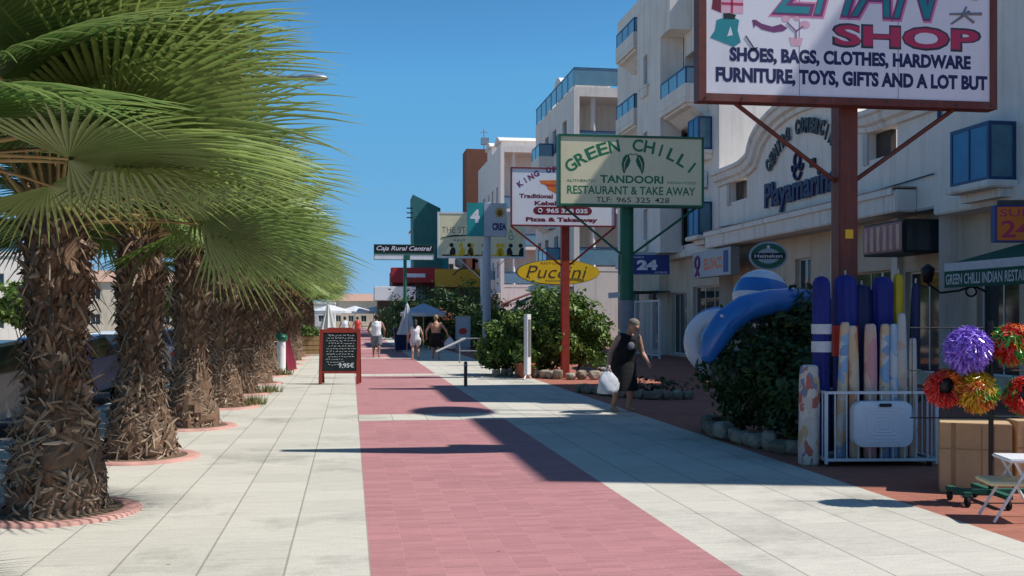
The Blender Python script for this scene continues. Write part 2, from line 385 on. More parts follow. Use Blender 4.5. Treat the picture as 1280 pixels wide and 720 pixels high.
def arc_letters(mb, s, cx, cz, rad, a0, a1, h, wd, y, mi=0, bold=.01, depth=.0014, shear=0):
    n = len(s)
    for i, ch in enumerate(s):
        if ch == ' ': continue
        vs, fs = glyphs(ch, bold, shear)
        ax, bx = min(v.x for v in vs), max(v.x for v in vs); ay = min(v.y for v in vs); sy = h/.73
        a = R(a0+(a1-a0)*i/max(1, n-1)); ww = wd*(.2 if ch in 'I1' else .8 if ch == 'L' else 1)
        q = []
        for v in vs:
            lx = ((v.x-ax)/(bx-ax)-.5)*ww; lz = (v.y)*sy if ay > -.05 else (v.y-ay)*sy
            q.append((cx+(rad+lz)*math.sin(a)+lx*math.cos(a), y-(depth if v.z > 0 else -.0006), cz+(rad+lz)*math.cos(a)-lx*math.sin(a)))
        mb.add(q, fs, mi)
    return mb
def wall_holes(mb, x0, x1, z0, z1, holes, y=0, depth=.25, mi=0):
    """front wall in the x-z plane with rectangular openings and their reveals"""
    xs = sorted({x0, x1, *[h[0] for h in holes], *[h[1] for h in holes]}); zs = sorted({z0, z1, *[h[2] for h in holes], *[h[3] for h in holes]})
    xs = [x for x in xs if x0 <= x <= x1]; zs = [z for z in zs if z0 <= z <= z1]
    for i in range(len(xs)-1):
        for j in range(len(zs)-1):
            cx, cz = (xs[i]+xs[i+1])/2, (zs[j]+zs[j+1])/2
            if any(h[0] < cx < h[1] and h[2] < cz < h[3] for h in holes): continue
            mb.add([(xs[i], y, zs[j]), (xs[i+1], y, zs[j]), (xs[i+1], y, zs[j+1]), (xs[i], y, zs[j+1])], [(0, 1, 2, 3)], mi)
    for a, b, c, d in holes:
        mb.add([(a, y, c), (b, y, c), (b, y, d), (a, y, d), (a, y+depth, c), (b, y+depth, c), (b, y+depth, d), (a, y+depth, d)],
               [(0, 4, 5, 1), (1, 5, 6, 2), (2, 6, 7, 3), (3, 7, 4, 0)], mi)
    return mb
def window(parent, x0, x1, z0, z1, y=.18, frame='white_paint', pane='glass_dark', mull=1, t=.05, name='window'):
    f = MB(); f.box(x0, x1, y, y+.05, z1-t, z1); f.box(x0, x1, y, y+.05, z0, z0+t)
    f.box(x0, x0+t, y, y+.05, z0+t, z1-t); f.box(x1-t, x1, y, y+.05, z0+t, z1-t)
    for i in range(mull):
        c = x0+(x1-x0)*(i+1)/(mull+1); f.box(c-t*.4, c+t*.4, y+.005, y+.045, z0+t, z1-t)
    o = f.build(name, frame, parent)
    MB().box(x0+t*.5, x1-t*.5, y+.02, y+.03, z0+t*.5, z1-t*.5).build('pane', pane, o)
    return o

# ------------------------------------------------------------------ ground
def slab(name, x0, x1, y0, y1, z0, z1, m): return struct(MB().box(x0, x1, y0, y1, z0, z1).build(name, m))
g = MB().add([(-900, -300, -.16), (900, -300, -.16), (900, 2500, -.16), (-900, 2500, -.16)], [(0, 1, 2, 3)]).build('ground', 'sand'); struct(g)
slab('road', -14, -4.62, -20, 240, -.3, -.125, 'asphalt')
slab('kerb', -4.62, -4.42, -20, 170, -.3, .002, 'kerb_stone')
slab('white_pavement', -4.42, .13, -20, 170, -.3, 0, 'pave_white')
slab('red_pavement', .13, 2.48, -20, 170, -.3, 0, 'pave_red')
slab('white_pavement', 2.48, 4.88, -20, 170, -.3, 0, 'pave_white')
slab('brown_pavement', 4.88, 34, -20, 170, -.3, 0, 'pave_brown')
cs = MB()
for y in (17.0, 29.6, 42.2, 54.8, 67.4, 80, 92.6): cs.box(.13, 2.48, y-.52, y+.52, -.01, .004)
struct(cs.build('white_pavement_band', 'pave_white'))

# ------------------------------------------------------------------ palms
def frond_geo(base, az, el, Lp, Rb, rng, nseg=34, sag=.25, droop=.35, ring=7, spread=112, twist=0.0):
    base = np.array(base, float); dh = np.array([math.cos(az), math.sin(az), 0]); Z = np.array([0, 0, 1.])
    ts = np.linspace(0, 1, 6)
    pet = [base+Lp*(t*math.cos(el)*dh+(t*math.sin(el)-sag*t*t)*Z) for t in ts]
    T = pet[-1]-pet[-2]; T /= np.linalg.norm(T)
    Sd = np.cross(T, Z); Sd /= max(1e-6, np.linalg.norm(Sd)); N = np.cross(Sd, T)
    if twist:
        c, s_ = math.cos(twist), math.sin(twist); Sd, N = Sd*c+N*s_, N*c-Sd*s_
    hub = pet[-1]; V = []; F = []; Tn = []; tint0 = rng.random()*.35
    da = R(2*spread)/nseg
    rr = np.linspace(.03, 1, ring)
    for i in range(nseg):
        a = R(-spread)+da*(i+.5); d = math.cos(a)*T+math.sin(a)*Sd; l = -math.sin(a)*T+math.cos(a)*Sd
        Rr = Rb*(1-.22*abs(a)/R(spread))*rng.uniform(.93, 1.05); dr = droop*rng.uniform(.6, 1.5)
        if rng.random() < .07: dr *= 3.5
        base_i = len(V); wmax = .42*Rr*da*.5*1.1
        lift = .18*math.cos(a)
        for k, r in enumerate(rr):
            w_ = min(r*Rr*da*.5*1.1, wmax)*(1 if r < .42 else max(.03, ((1-r)/.58)**.8))
            p = hub+d*r*Rr+N*(Rr*lift*r*(1-r))*1.2-Z*(dr*Rr*max(0, r-.25)**2.2)
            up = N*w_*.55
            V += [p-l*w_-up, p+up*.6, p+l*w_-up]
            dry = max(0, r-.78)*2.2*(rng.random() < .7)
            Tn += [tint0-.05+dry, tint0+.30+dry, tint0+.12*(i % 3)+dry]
        for k in range(ring-1):
            q = base_i+k*3; F += [(q, q+1, q+4, q+3), (q+1, q+2, q+5, q+4)]
    nf = len(F)
    # petiole: a flat three-sided stalk
    b0 = len(V)
    for t, p in zip(ts, pet):
        w_ = .028*(1-.55*t); V += [p-Sd*w_, p+Sd*w_, p-N*w_*.8]; Tn += [0, 0, 0]
    for k in range(5):
        q = b0+k*3; F += [(q, q+1, q+4, q+3), (q+1, q+2, q+5, q+4), (q+2, q, q+3, q+5)]
    return V, F, Tn, [0]*nf+[1]*(len(F)-nf)
def crown_mesh(seed, n=36, nseg=34, extra=(), ring=6, scale=1.0, bare=None):
    rng = random.Random(seed); V = []; F = []; Tn = []; Mi = []
    specs = []
    for i in range(n):
        u = (i+.5)/n; el = R(86-74*u**.95+rng.uniform(-5, 5))
        if bare and el < R(bare[1]) and math.cos(2.39996*i-R(bare[0])) > .68: continue
        specs.append((2.39996*i+rng.uniform(-.25, .25), el, rng.uniform(.9, 1.2)*(.85+.15*u)*scale, rng.uniform(1.0, 1.25)*scale, .05+.10*u, .04+.06*u, rng.uniform(-.5, .5)))
    specs += list(extra)
    for az, el, Lp, Rb, sag, dr, tw in specs:
        v, f, t, m = frond_geo((.12*math.cos(az), .12*math.sin(az), rng.uniform(-.12, .1)), az, el, Lp, Rb, rng, nseg, sag, dr, ring, rng.uniform(104, 122), tw)
        o = len(V); V += v; F += [tuple(i+o for i in q) for q in f]; Tn += t; Mi += m
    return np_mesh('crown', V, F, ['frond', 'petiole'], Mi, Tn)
def trunk_mesh(seed, H=2.35, nb=620, detail=4):
    rng = random.Random(seed); V = []; F = []; Tn = []
    def rad(z): 
        u = z/H; return .235+.025*math.sin(u*9+seed)+.17*max(0, 1-u/.42)**1.3-.03*max(0, u-.7)/.3
    n = 28; zs = np.linspace(0, H, 24)
    for z in zs:
        for k in range(n):
            a = 2*math.pi*k/n; r = rad(z)*(1+rng.uniform(-.12, .12)); V.append((r*math.cos(a), r*math.sin(a), z)); Tn.append(rng.random()*.15)
    for i in range(len(zs)-1):
        for k in range(n): F.append((i*n+k, i*n+(k+1) % n, (i+1)*n+(k+1) % n, (i+1)*n+k))
    Z = np.array([0, 0, 1.])
    for b in range(nb):
        u = (b/nb)**1.2 if rng.random() < .85 else rng.random()**1.3; z = .03+u*(H-.03); a = 2.39996*b+rng.uniform(-.3, .3); r = rad(z)*.93
        er = np.array([math.cos(a), math.sin(a), 0]); et = np.array([-math.sin(a), math.cos(a), 0]); p = er*r+Z*z
        low = u < .38
        if low and rng.random() < .72:       # broken fibres wound round the foot
            d = et*rng.choice((-1, 1))*rng.uniform(.5, 1)+er*rng.uniform(.15, .55)+Z*rng.uniform(-.55, .35); L = rng.uniform(.10, .28); w_ = rng.uniform(.006, .026); curl = -er*.35-Z*rng.uniform(0, .5)
        elif rng.random() < .10:             # loose hanging strips
            d = er*.7-Z*rng.uniform(.2, .9)+et*rng.uniform(-.4, .4); L = rng.uniform(.12, .28); w_ = rng.uniform(.01, .024); curl = -Z*.5
        else:                                # old leaf bases, pointing up and out
            d = er*rng.uniform(.12, .5)+Z*rng.uniform(.4, 1.0)*rng.choice((1, 1, 1, -.6))+et*rng.uniform(-.7, .7); L = rng.uniform(.07, .16); w_ = rng.uniform(.014, .036); curl = er*rng.uniform(-.1, .35)
        d = d/np.linalg.norm(d); sd = np.cross(d, er); sd = sd/max(1e-6, np.linalg.norm(sd)); nn = np.cross(sd, d)
        tint = max(0, min(1, rng.gauss(.14 if not low else .36, .20)+(.6 if rng.random() < .05 else 0))); q0 = len(V); ring = detail
        for k in range(ring):
            t = k/(ring-1); c = p+d*L*t+curl*L*t*t; ww = w_*(1-.75*t**1.6)
            V += [c-sd*ww, c+nn*ww*.5, c+sd*ww]; Tn += [tint*(.6+.4*t)]*3
        for k in range(ring-1):
            q = q0+k*3; F += [(q, q+1, q+4, q+3), (q+1, q+2, q+5, q+4)]
        # cut end
    return np_mesh('trunk', V, F, 'bark', None, Tn, False)
ordn = ['nearest palm of the row, its big fans filling the upper left of the photo', 'first palm whose whole shaggy trunk shows, at the left edge of the photo',
        'second shaggy palm trunk from the left edge, its base in a pink ring', 'third palm trunk from the left edge, slimmer, with hanging pale fibres',
        'fourth palm trunk from the left edge, standing over a dry grass tuft', 'fifth palm trunk from the left edge with a dark upright top',
        'sixth palm from the left edge, beside the green lidded litter bin', 'seventh palm from the left edge, behind the folded maroon board',
        'eighth palm from the left edge, just past the folded maroon board', 'ninth palm from the left edge, short of the wooden planter box',
        'tenth palm from the left edge, beside the wooden planter box', 'eleventh palm from the left edge, left of the closed white parasol',
        'twelfth palm from the left edge, behind the closed white parasol', 'thirteenth palm from the left edge, far along the row',
        'fourteenth palm from the left edge, almost at the far end of the row', 'farthest palm of the row, crown light green against the houses']
near_extra = [(R(-6), R(16), 1.08, 1.3, .1, .05, .4), (R(14), R(22), 1.1, 1.3, .1, .05, .2), (R(34), R(16), 1.15, 1.3, .1, .05, -.3), (R(-20), R(30), 1.1, 1.3, .1, .05, .3), (R(6), R(40), 1.1, 1.3, .08, .05, .1), (R(-2), R(3), .80, 1.45, .06, .05, .12), (R(35), R(28), 1.2, 1.35, .12, .08, .15), (R(52), R(42), 1.25, 1.35, .1, .10, -.2), (R(20), R(50), 1.2, 1.35, .1, .1, .1), (R(70), R(30), 1.3, 1.35, .12, .08, .3), (R(40), R(62), 1.2, 1.35, .1, .08, .3)]
crowns = [crown_mesh(3, 46, 58, near_extra, 8, 1.06), crown_mesh(11, 46, 56, [(R(-10), R(14), 1.25, 1.3, .1, .06, .2), (R(20), R(30), 1.25, 1.3, .1, .05, 0), (R(-15), R(34), 1.25, 1.3, .1, .05, .3), (R(5), R(48), 1.2, 1.3, .1, .05, .3), (R(-20), R(4), 1.2, 1.35, .08, .05, .5), (R(-5), R(-2), 1.2, 1.35, .1, .05, .6)], 7, 1.06, (-80, 42)), crown_mesh(19, 44, 50, (), 7, 1.05), crown_mesh(27, 42, 44, (), 7, 1.03), crown_mesh(35, 40, 40), crown_mesh(43, 40, 38, (), 6)]
trunks = [trunk_mesh(5, 2.45, 1700, 5), trunk_mesh(6, 2.45, 2000, 5), trunk_mesh(7, 2.45, 1700, 5), trunk_mesh(8, 2.45, 1300), trunk_mesh(9, 2.45, 1100)]
prng = random.Random(77)
for i in range(16):
    y = 5.75+3.42*i; x = -2.42+.012*i+prng.uniform(-.05, .05); s = 1 if i < 2 else prng.uniform(.98, 1.12)
    t = thing('palm_tree', ordn[i], 'palm tree', (x, y, .02), 0, 'fan palms along the promenade')
    tr = link('trunk', trunks[i if i < 4 else 3+(i % 2)], t, (0, 0, 0), 0 if i < 2 else prng.uniform(0, 6.28)); tr.scale = (1, 1, s*1.0)
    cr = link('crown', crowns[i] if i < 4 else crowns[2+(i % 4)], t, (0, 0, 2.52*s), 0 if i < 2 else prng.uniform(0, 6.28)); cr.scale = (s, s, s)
    rb = MB(); rb.lathe([(.52, -.02), (.525, .022), (.54, .03), (.65, .03), (.68, .018), (.685, -.02)], n=40, jit=.006, rng=prng)
    k = rb.build('tree_ring', 'kerb_pink', None, (x, y, 0)); tag(k, 'pink ring kerb round the '+' '.join(ordn[i].split(',')[0].split(' from the left edge')[0].split()[:9]), 'kerb', 'pink ring kerbs of the palms')
    sb = MB(); sb.lathe([(.0, .05), (.3, .05), (.525, .02)], n=24, jit=.02, rng=prng); sl = sb.build('soil', 'soil', None, (x, y, 0)); sl['kind'] = 'structure'

# ------------------------------------------------------------------ bushes
def foliage(name, blobs, n, size, m, seed, parent, core=True):
    rng = np.random.default_rng(seed); V = []; F = []; Tn = []
    tot = sum(b[3]*b[4]*b[5] for b in blobs)
    for (cx, cy, cz, rx, ry, rz) in blobs:
        k = int(n*rx*ry*rz/tot); d = rng.normal(size=(k, 3)); d /= np.linalg.norm(d, axis=1)[:, None]
        # lumpy radius so that the outline is uneven
        ph = rng.uniform(0, 6.28, 6); lump = 1+.16*np.sin(d[:, 0]*5+ph[0])*np.sin(d[:, 1]*5+ph[1])+.14*np.sin(d[:, 2]*7+ph[2]+d[:, 0]*4)
        lump = 1+(lump-1)*1.5; rad = (rng.random(k)**.33*.55+.5)*lump; st_ = rng.random(k) < .07; rad = np.where(st_, rad*rng.uniform(1.05, 1.28, k), rad); P = np.array([cx, cy, cz])+d*rad[:, None]*np.array([rx, ry, rz])
        nrm = d*.6+rng.normal(size=(k, 3))*.6+np.array([0, 0, .35]); nrm /= np.linalg.norm(nrm, axis=1)[:, None]
        t1 = np.cross(nrm, rng.normal(size=(k, 3))); t1 /= np.linalg.norm(t1, axis=1)[:, None]; t2 = np.cross(nrm, t1)
        s_ = size*rng.uniform(.6, 1.4, k)[:, None]
        q = len(V) if isinstance(V, list) and not V else sum(len(a) for a in V)
        A = P-t1*s_; B = P+t2*s_*.45+nrm*s_*.12; C = P+t1*s_; D = P-t2*s_*.45+nrm*s_*.12
        W = np.stack([A, B, C, D], 1).reshape(-1, 3); W[:, 2] = np.maximum(W[:, 2], .02)
        V.append(W); F.append(q+np.arange(4*k).reshape(-1, 4)); Tn.append(np.repeat(np.clip(rng.normal(.35, .3, k), 0, 1), 4))
    me = np_mesh(name, np.concatenate(V), np.concatenate(F), m, None, np.concatenate(Tn), False)
    return link(name, me, parent)
def bush(label, loc, blobs, n, size, m='leaf_mid', seed=1, stems=4, name='bush', group=None, cat='bush'):
    t = thing(name, label, cat, loc, 0, group); rng = random.Random(seed)
    foliage('foliage', blobs, n, size, m, seed, t)
    b = MB()
    for i in range(stems):
        q = rng.choice(blobs); a = rng.uniform(0, 6.28)
        e = Vector((q[0]+.4*q[3]*math.cos(a), q[1]+.4*q[4]*math.sin(a), q[2]+.2*q[5])); s0 = Vector((q[0]*.6+rng.uniform(-.08, .08), q[1]*.6+rng.uniform(-.08, .08), 0))
        mid = (s0+e)/2+Vector((rng.uniform(-.1, .1), rng.uniform(-.1, .1), .05)); b.path([s0, mid, e], [.035, .025, .012], 6)
    b.build('stem', 'stem', t); return t
def rock_edge(label, pts, seed, m='rock', h=.26, name='stone_border', group='stone borders of the flower beds'):
    rng = random.Random(seed); mb = MB()
    for (x0, y0), (x1, y1) in zip(pts, pts[1:]):
        L = math.hypot(x1-x0, y1-y0); d = 0
        while d < L:
            s = rng.uniform(.18, .34); u = (d+s/2)/L
            if u > 1.02: break
            cx, cy = x0+(x1-x0)*u+rng.uniform(-.03, .03), y0+(y1-y0)*u+rng.uniform(-.03, .03); hh = h*rng.uniform(.7, 1.1)
            bm = bmesh.new(); bmesh.ops.create_icosphere(bm, subdivisions=2, radius=1); a = rng.uniform(0, 3.1)
            for v in bm.verts:
                k = 1+rng.uniform(-.14, .14); x, y, z = v.co*k; z = max(-.9, min(.72, z)); x = max(-.85, min(.85, x)); y = max(-.85, min(.85, y))
                x, y = x*s*.62, y*s*.5; v.co = (cx+x*math.cos(a)-y*math.sin(a), cy+x*math.sin(a)+y*math.cos(a), hh*.5+z*hh*.62)
            bm.verts.index_update(); mb.add([v.co[:] for v in bm.verts], [[v.index for v in f.verts] for f in bm.faces], rng.choice((0, 0, 1))); bm.free(); d += s
    o = mb.build(name, [m, 'rock_lichen']); return tag(o, label, 'border', group)

# ------------------------------------------------------------------ buildings on the right (all face the promenade)
FX = 13.4
def block(name, label, yfar, ynear, cat='building'):
    t = thing(name, label, cat, (FX, yfar, 0), R(-90), None); t['L'] = yfar-ynear; return t
def side_shell(t, L, depth, H, m, z0=0, roof='grey_wall', y0=.01):
    b = MB(); e = .25
    b.add([(0, y0, z0), (0, depth, z0), (0, depth, H), (0, y0, H)], [(0, 3, 2, 1)]); b.add([(L, y0, z0), (L, depth, z0), (L, depth, H), (L, y0, H)], [(0, 1, 2, 3)])
    b.add([(0, depth, z0), (L, depth, z0), (L, depth, H), (0, depth, H)], [(0, 3, 2, 1)])
    b.build('side_wall', m, t)
    MB().box(.02, L-.02, .3, depth-.02, H-.25, H-.2).build('roof', roof, t)
    b = MB(); b.box(-.04, L+.04, -.06, .25, H, H+.14, bev=.02); b.box(-.04, .25, .25, depth+.04, H, H+.14); b.box(L-.25, L+.04, .25, depth+.04, H, H+.14); b.build('parapet', 'white_trim', t)
def bay(t, x0, x1, z0, z1, out=.75, back=0):
    f = MB(); w_ = .07
    for z in (z0, z1-w_): f.box(x0, x1, -out, back, z, z+w_)
    for x in (x0, x1-w_):
        f.box(x, x+w_, -out, -out+w_, z0+w_, z1-w_)
        f.box(x, x+w_, back-w_, back, z0+w_, z1-w_)
    o = f.build('bay_window', 'blue_frame', t)
    MB().box(x0+w_, x1-w_, -out+.02, -out+.05, z0+w_, z1-w_).build('shutter', 'blue_shutter', o)
    MB().box((x0+x1)/2-.02, (x0+x1)/2+.02, -out+.0, -out+.019, z0+w_, z1-w_).build('mullion', 'blue_frame', o)
    MB().box(x0+.02, x0+.04, -out+w_, back-w_, z0+w_, z1-w_).build('pane', 'glass_blue', o); MB().box(x1-.04, x1-.02, -out+w_, back-w_, z0+w_, z1-w_).build('pane', 'glass_blue', o)
    MB().box(x0-.1, x1+.1, -out-.08, back-.003, z0-.16, z0-.003, bev=.03).box(x0, x1, -out*.6, back-.003, z0-.34, z0-.165).build('sill', 'white_trim', t)
def balcony(t, x0, x1, z, out=1.1, h=1.0, para=.5, rail='rail_glass', m='white_wall'):
    b = MB(); b.box(x0, x1, -out, -.003, z-.22, z, bev=.02)
    b.box(x0, x1, -out, -out+.14, z, z+para); b.box(x0, x0+.14, -out+.14, -.003, z, z+para); b.box(x1-.14, x1, -out+.14, -.003, z, z+para)
    # curved corbel under the slab
    pts = [(-.003, z-.225), (-.003, z-.72), (-.12, z-.70), (-out*.62, z-.36), (-out*.85, z-.30), (-out*.88, z-.225)]
    b2 = []
    for x in (x0+.1, x1-.1): b2 += [(x, p[0], p[1]) for p in pts]
    k = len(pts); b.add(b2, [tuple(range(k)), tuple(range(2*k-1, k-1, -1))]+[(i, (i+1) % k, (i+1) % k+k, i+k) for i in range(k)])
    o = b.build('balcony', m, t)
    r = MB(); zt = z+h+.25
    for (a, b_, c, d) in ((x0+.02, x1-.02, -out+.03, -out+.08), (x0+.02, x0+.07, -out+.08, -.01), (x1-.07, x1-.02, -out+.08, -.01)):
        r.box(a, b_, c, d, zt-.06, zt)
    for x in np.linspace(x0+.02, x1-.07, max(2, int((x1-x0)/1.0)+1)): r.box(x, x+.05, -out+.03, -out+.08, z+para, zt-.06)
    for x in (x0+.02, x1-.07): r.box(x, x+.05, -.1, -.02, z+para, zt-.06)
    r.build('railing', 'blue_frame', o)
    for bb in ((x0+.05, x1-.05, -out+.045, -out+.06), (x0+.035, x0+.05, -out+.09, -.11), (x1-.05, x1-.035, -out+.09, -.11)): MB().box(*bb, z+para+.01, zt-.065).build('rail_pane', rail, o)

# --- near tall block, right edge of the frame, whose shadow lies over the promenade
YF, YN = 21.8, 7.05; L1 = YF-YN; H1 = 15.8
t = block('apartment_block', 'tall white apartment block at the right edge, above the green restaurant awning', YF, YN)
holes = [(.5+k*3.4, 1.7+k*3.4, z, z+1.3) for k in range(1, 4) for z in (5.6, 8.9, 12.2)]
shops = [(.55, 2.05, .35, 2.9), (2.75, 4.9, .1, 3.0), (5.3, 8.2, .1, 3.0), (8.7, 13.8, .1, 3.0)]
n0, n1 = L1-(16.9-YN), L1-(13.6-YN)  # roof gap out of view, shaped to let a lit patch reach the paving
wm = MB(); wall_holes(wm, 0, L1, 4.35, 12.3, holes); wall_holes(wm, 0, n0, 12.3, H1, [h for h in []]); wall_holes(wm, n1, L1, 12.3, H1, [])
wm.build('wall', 'white_wall', t)
gm = MB(); wall_holes(gm, 0, L1, 0, 4.35, shops+[(1.05, 1.75, 3.35, 3.95), (-.0+2.75, 3.5, 3.4, 4.0)], y=.6, depth=.3); gm.build('ground_floor_wall', 'cream_wall', t)
for h in holes: window(t, *h, frame='blue_frame', pane='glass_blue')
for i, h in enumerate(shops): window(t, *h, y=.75, frame='white_paint' if i != 1 else 'brown_dark', pane='glass_dark', mull=1, name='shop_window')
for h in ((1.05, 1.75, 3.35, 3.95), (2.75, 3.5, 3.4, 4.0)): window(t, *h, y=.7, frame='cream_wall', pane='grey_wall', mull=0, name='vent')
MB().box(-.02, L1, -.12, .62, 4.0, 4.352, bev=.03).build('ledge', 'white_trim', t)
b = MB(); d = 11
for (xa, xb, hh) in ((0, n0, H1), (n0, n1, 12.3), (n1, L1, H1)):
    b.box(xa, xb, .012, d, hh-.05, hh)
    b.add([(xa, .012, 0), (xa, d, 0), (xa, d, hh-.05), (xa, .012, hh-.05)], [(0, 3, 2, 1)]); b.add([(xb-.001, .012, 0), (xb-.001, d, 0), (xb-.001, d, hh-.05), (xb-.001, .012, hh-.05)], [(0, 1, 2, 3)])
    b.add([(xa, d, 0), (xb, d, 0), (xb, d, hh-.05), (xa, d, hh-.05)], [(0, 3, 2, 1)])
b.build('side_wall', 'white_wall', t)
bay(t, 1.45, 2.8, 4.45, 5.65, .62)
pp = MB(); pp.tube((.12, -.06, 6.2), (.12, -.06, 14.8), .045, n=8); pp.build('drain_pipe', 'blue_frame', t)
# unseen ball on legs, added to cast the round shadow lobe on red paving
tk = thing('roof_shadow_caster', 'unseen rooftop ball on tall legs, added to cast a round shadow', 'shadow_caster', (FX+.45, 14.7, 12.3), 0)
MB().ball((0, 0, 4.3), .6, 1.05, .62).build('shadow_caster', 'white_paint', tk)
for dx, dy in ((-.45, -.5), (.45, -.5), (.45, .5), (-.45, .5)): MB().tube((dx, dy, 0), (dx*.7, dy*.7, 3.85), .03).build('leg', 'metal_grey', tk)

# --- low shopping centre
Y2F, Y2N = 36.0, 21.8; L2 = Y2F-Y2N
t = block('shopping_centre', 'low white shopping centre with an arched gable and dark lettering', Y2F, Y2N)
ax, aw, ah, ct = 6.9, 3.7, 1.25, 6.85          # arch centre, half width, rise, cornice height
def topz(x):
    u = abs(x-ax)/aw
    if u >= 1.25: return ct
    if u > .9: k = (1.25-u)/.35; return ct+.22*k*k
    return ct+.22+ah*math.sqrt(max(0, 1-(u/.9)**2))*.92
xs = [0]+list(np.linspace(ax-1.25*aw, ax+1.25*aw, 48))+[L2]
holes = [(1.15, 2.65, 5.75, 6.45), (11.0, 12.4, 5.75, 6.45)]
wm = MB(); wall_holes(wm, 0, L2, 4.2, ct, holes, depth=.35)
for a, b_ in zip(xs, xs[1:]):
    if a < ax-1.25*aw-1e-3 or b_ > ax+1.25*aw+1e-3: continue
    wm.add([(a, 0, ct), (b_, 0, ct), (b_, 0, topz(b_)), (a, 0, topz(a))], [(0, 1, 2, 3)])
wm.build('wall', 'white_wall', t)
# moulded cornice that follows the arch
prof = [(-.003, -.42), (-.12, -.40), (-.14, -.28), (-.26, -.22), (-.30, -.05), (-.38, 0), (-.38, .12), (.25, .14), (.25, -.3)]
vs = []; fs = []; np_ = len(prof)
for x in xs:
    dz = (topz(x+.02)-topz(x-.02))/.04; ln = math.hypot(1, dz); nx, nz = -dz/ln, 1/ln
    vs += [(x+nx*p[1], p[0], topz(x)+nz*p[1]) for p in prof]
for i in range(len(xs)-1):
    for k in range(np_): fs.append((i*np_+k, i*np_+(k+1) % np_, (i+1)*np_+(k+1) % np_, (i+1)*np_+k))
fs += [tuple(range(np_)), tuple(range(len(vs)-1, len(vs)-1-np_, -1))]
MB().add(vs, fs).build('cornice', 'white_trim', t)
for i, h in enumerate(holes):
    b = MB(); b.box(h[0]+.003, h[0]+.75, .20, .34, h[2]+.003, h[3]-.003); b.build('louvre', 'brown_dark', t)
    MB().box(h[0]-.25, h[0]-.003, -.05, .02, h[2]-.1, h[3]+.03).build('plaque', 'grey_wall', t)
lg = MB(); lg.box(0, L2-.9, -.55, -.003, 4.18, 4.72, bev=.03); lg.box(0, L2-1.0, -.62, -.555, 4.60, 4.75); lg.build('ledge', 'white_trim', t)
tl = MB(); tl.box(0, L2-.9, -.60, -.004, 4.752, 4.79); tl.build('tile_coping', 'roof_tile', t)
sh = [(.5, 1.6, .1, 2.7), (2.2, 4.6, .1, 2.9), (5.4, 6.5, 2.3, 3.5), (5.4, 7.6, .1, 2.1), (8.6, 11.2, .1, 2.9), (11.9, 13.6, .3, 2.8)]
gm = MB(); wall_holes(gm, 0, L2, 0, 4.2, sh, y=.5, depth=.3); gm.build('ground_floor_wall', 'cream_wall', t)
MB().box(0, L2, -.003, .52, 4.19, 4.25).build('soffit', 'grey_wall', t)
for i, h in enumerate(sh): window(t, *h, y=.65, frame=('white_paint', 'brown_dark', 'white_paint', 'brown_dark', 'cream_wall', 'white_paint')[i], name='shop_window')
for x in (8.1, 11.5): MB().box(x, x+.28, .35, .497, 0, 4.18).build('pilaster', 'white_trim', t)
b = MB()
dd = 8
b.add([(0, .01, 0), (0, dd, 0), (0, dd, ct-.1), (0, .01, ct-.1)], [(0, 3, 2, 1)]); b.add([(0, dd, 0), (L2, dd, 0), (L2, dd, ct-.1), (0, dd, ct-.1)], [(0, 3, 2, 1)])
b.box(0.01, L2-.01, 2.5, dd, 5.0, 5.15); b.build('terrace', 'white_wall', t)
# lettering on the gable
lt = MB(); arc_letters(lt, 'CENTRO          ', ax+.1, 3.75, 3.42, -40, 40, .42, .25, -.06, bold=.05, depth=.05); lt.build('lettering', 'ink_darkgrey', t)
lt = MB(); arc_letters(lt, '       COMERCIAL', ax+.1, 3.75, 3.42, -40, 40, .42, .25, -.06, bold=.05, depth=.05); lt.build('lettering', 'ink_darkgrey', t)
lt = MB(); letters(lt, 'Playamarina', ax-2.5, ax+2.5, 4.95, 5.98, -.06, bold=.03, depth=.06); lt.build('lettering', 'ink_navy', t)
em = MB(); em.torus((ax-.15, -.05, 6.42), .2, .05, 20, 8, 0, 'y'); em.torus((ax-.38, -.05, 6.22), .13, .045, 16, 8, 0, 'y', 2.6, 6.3); em.torus((ax+.1, -.05, 6.22), .13, .045, 16, 8, 0, 'y', 3.1, 6.6)
em.torus((ax-.14, -.05, 6.1), .26, .05, 16, 8, 0, 'y', 3.4, 6.0); em.build('emblem', 'ink_navy', t)
em = MB(); em.box(ax+.75, ax+1.05, -.09, -.003, 6.05, 6.3); em.build('floodlight', 'dark', t)

# --- tall block behind the shopping centre, with blue bays and balconies
Y3F, Y3N = 50.5, 36.05; L3 = Y3F-Y3N; H3 = 16.6; H3N = 15.0; XS = 7.0
t = block('apartment_block', 'tall white block with blue bay windows, right of the green framed terrace', Y3F, Y3N)
holes = []
for z in (5.0, 8.3, 11.6, 14.9): holes += [(6.7, 7.3, z, z+1.3)]
holes += [(9.2, 12.0, 7.2, 9.3), (9.2, 11.6, 4.6, 6.3), (10.6, 12.8, 10.2, 12.2), (3.8, 5.6, 10.7, 12.8), (3.8, 5.6, 14.1, 16.2), (3.8, 5.6, 7.2, 9.0)]
holes = holes[4:]
wm = MB(); wall_holes(wm, 0, L3, 4.3, H3N, [h for h in holes if h[3] < H3N], depth=.5); wall_holes(wm, 0, XS, H3N, H3, []); wm.build('wall', 'white_wall', t)
holes = [h for h in holes if h[3] < H3N]
ho = [(7.7, 8.3, z, z+1.3) for z in (5.0, 8.3, 11.6)]; om = MB(); wall_holes(om, 6.75, 10.15, 4.31, H3N-.02, ho, y=-.9, depth=.25)
for x, q in ((6.75, (0, 3, 2, 1)), (10.15, (0, 1, 2, 3))): om.add([(x, -.9, 4.31), (x, -.003, 4.31), (x, -.003, H3N-.02), (x, -.9, H3N-.02)], [q])
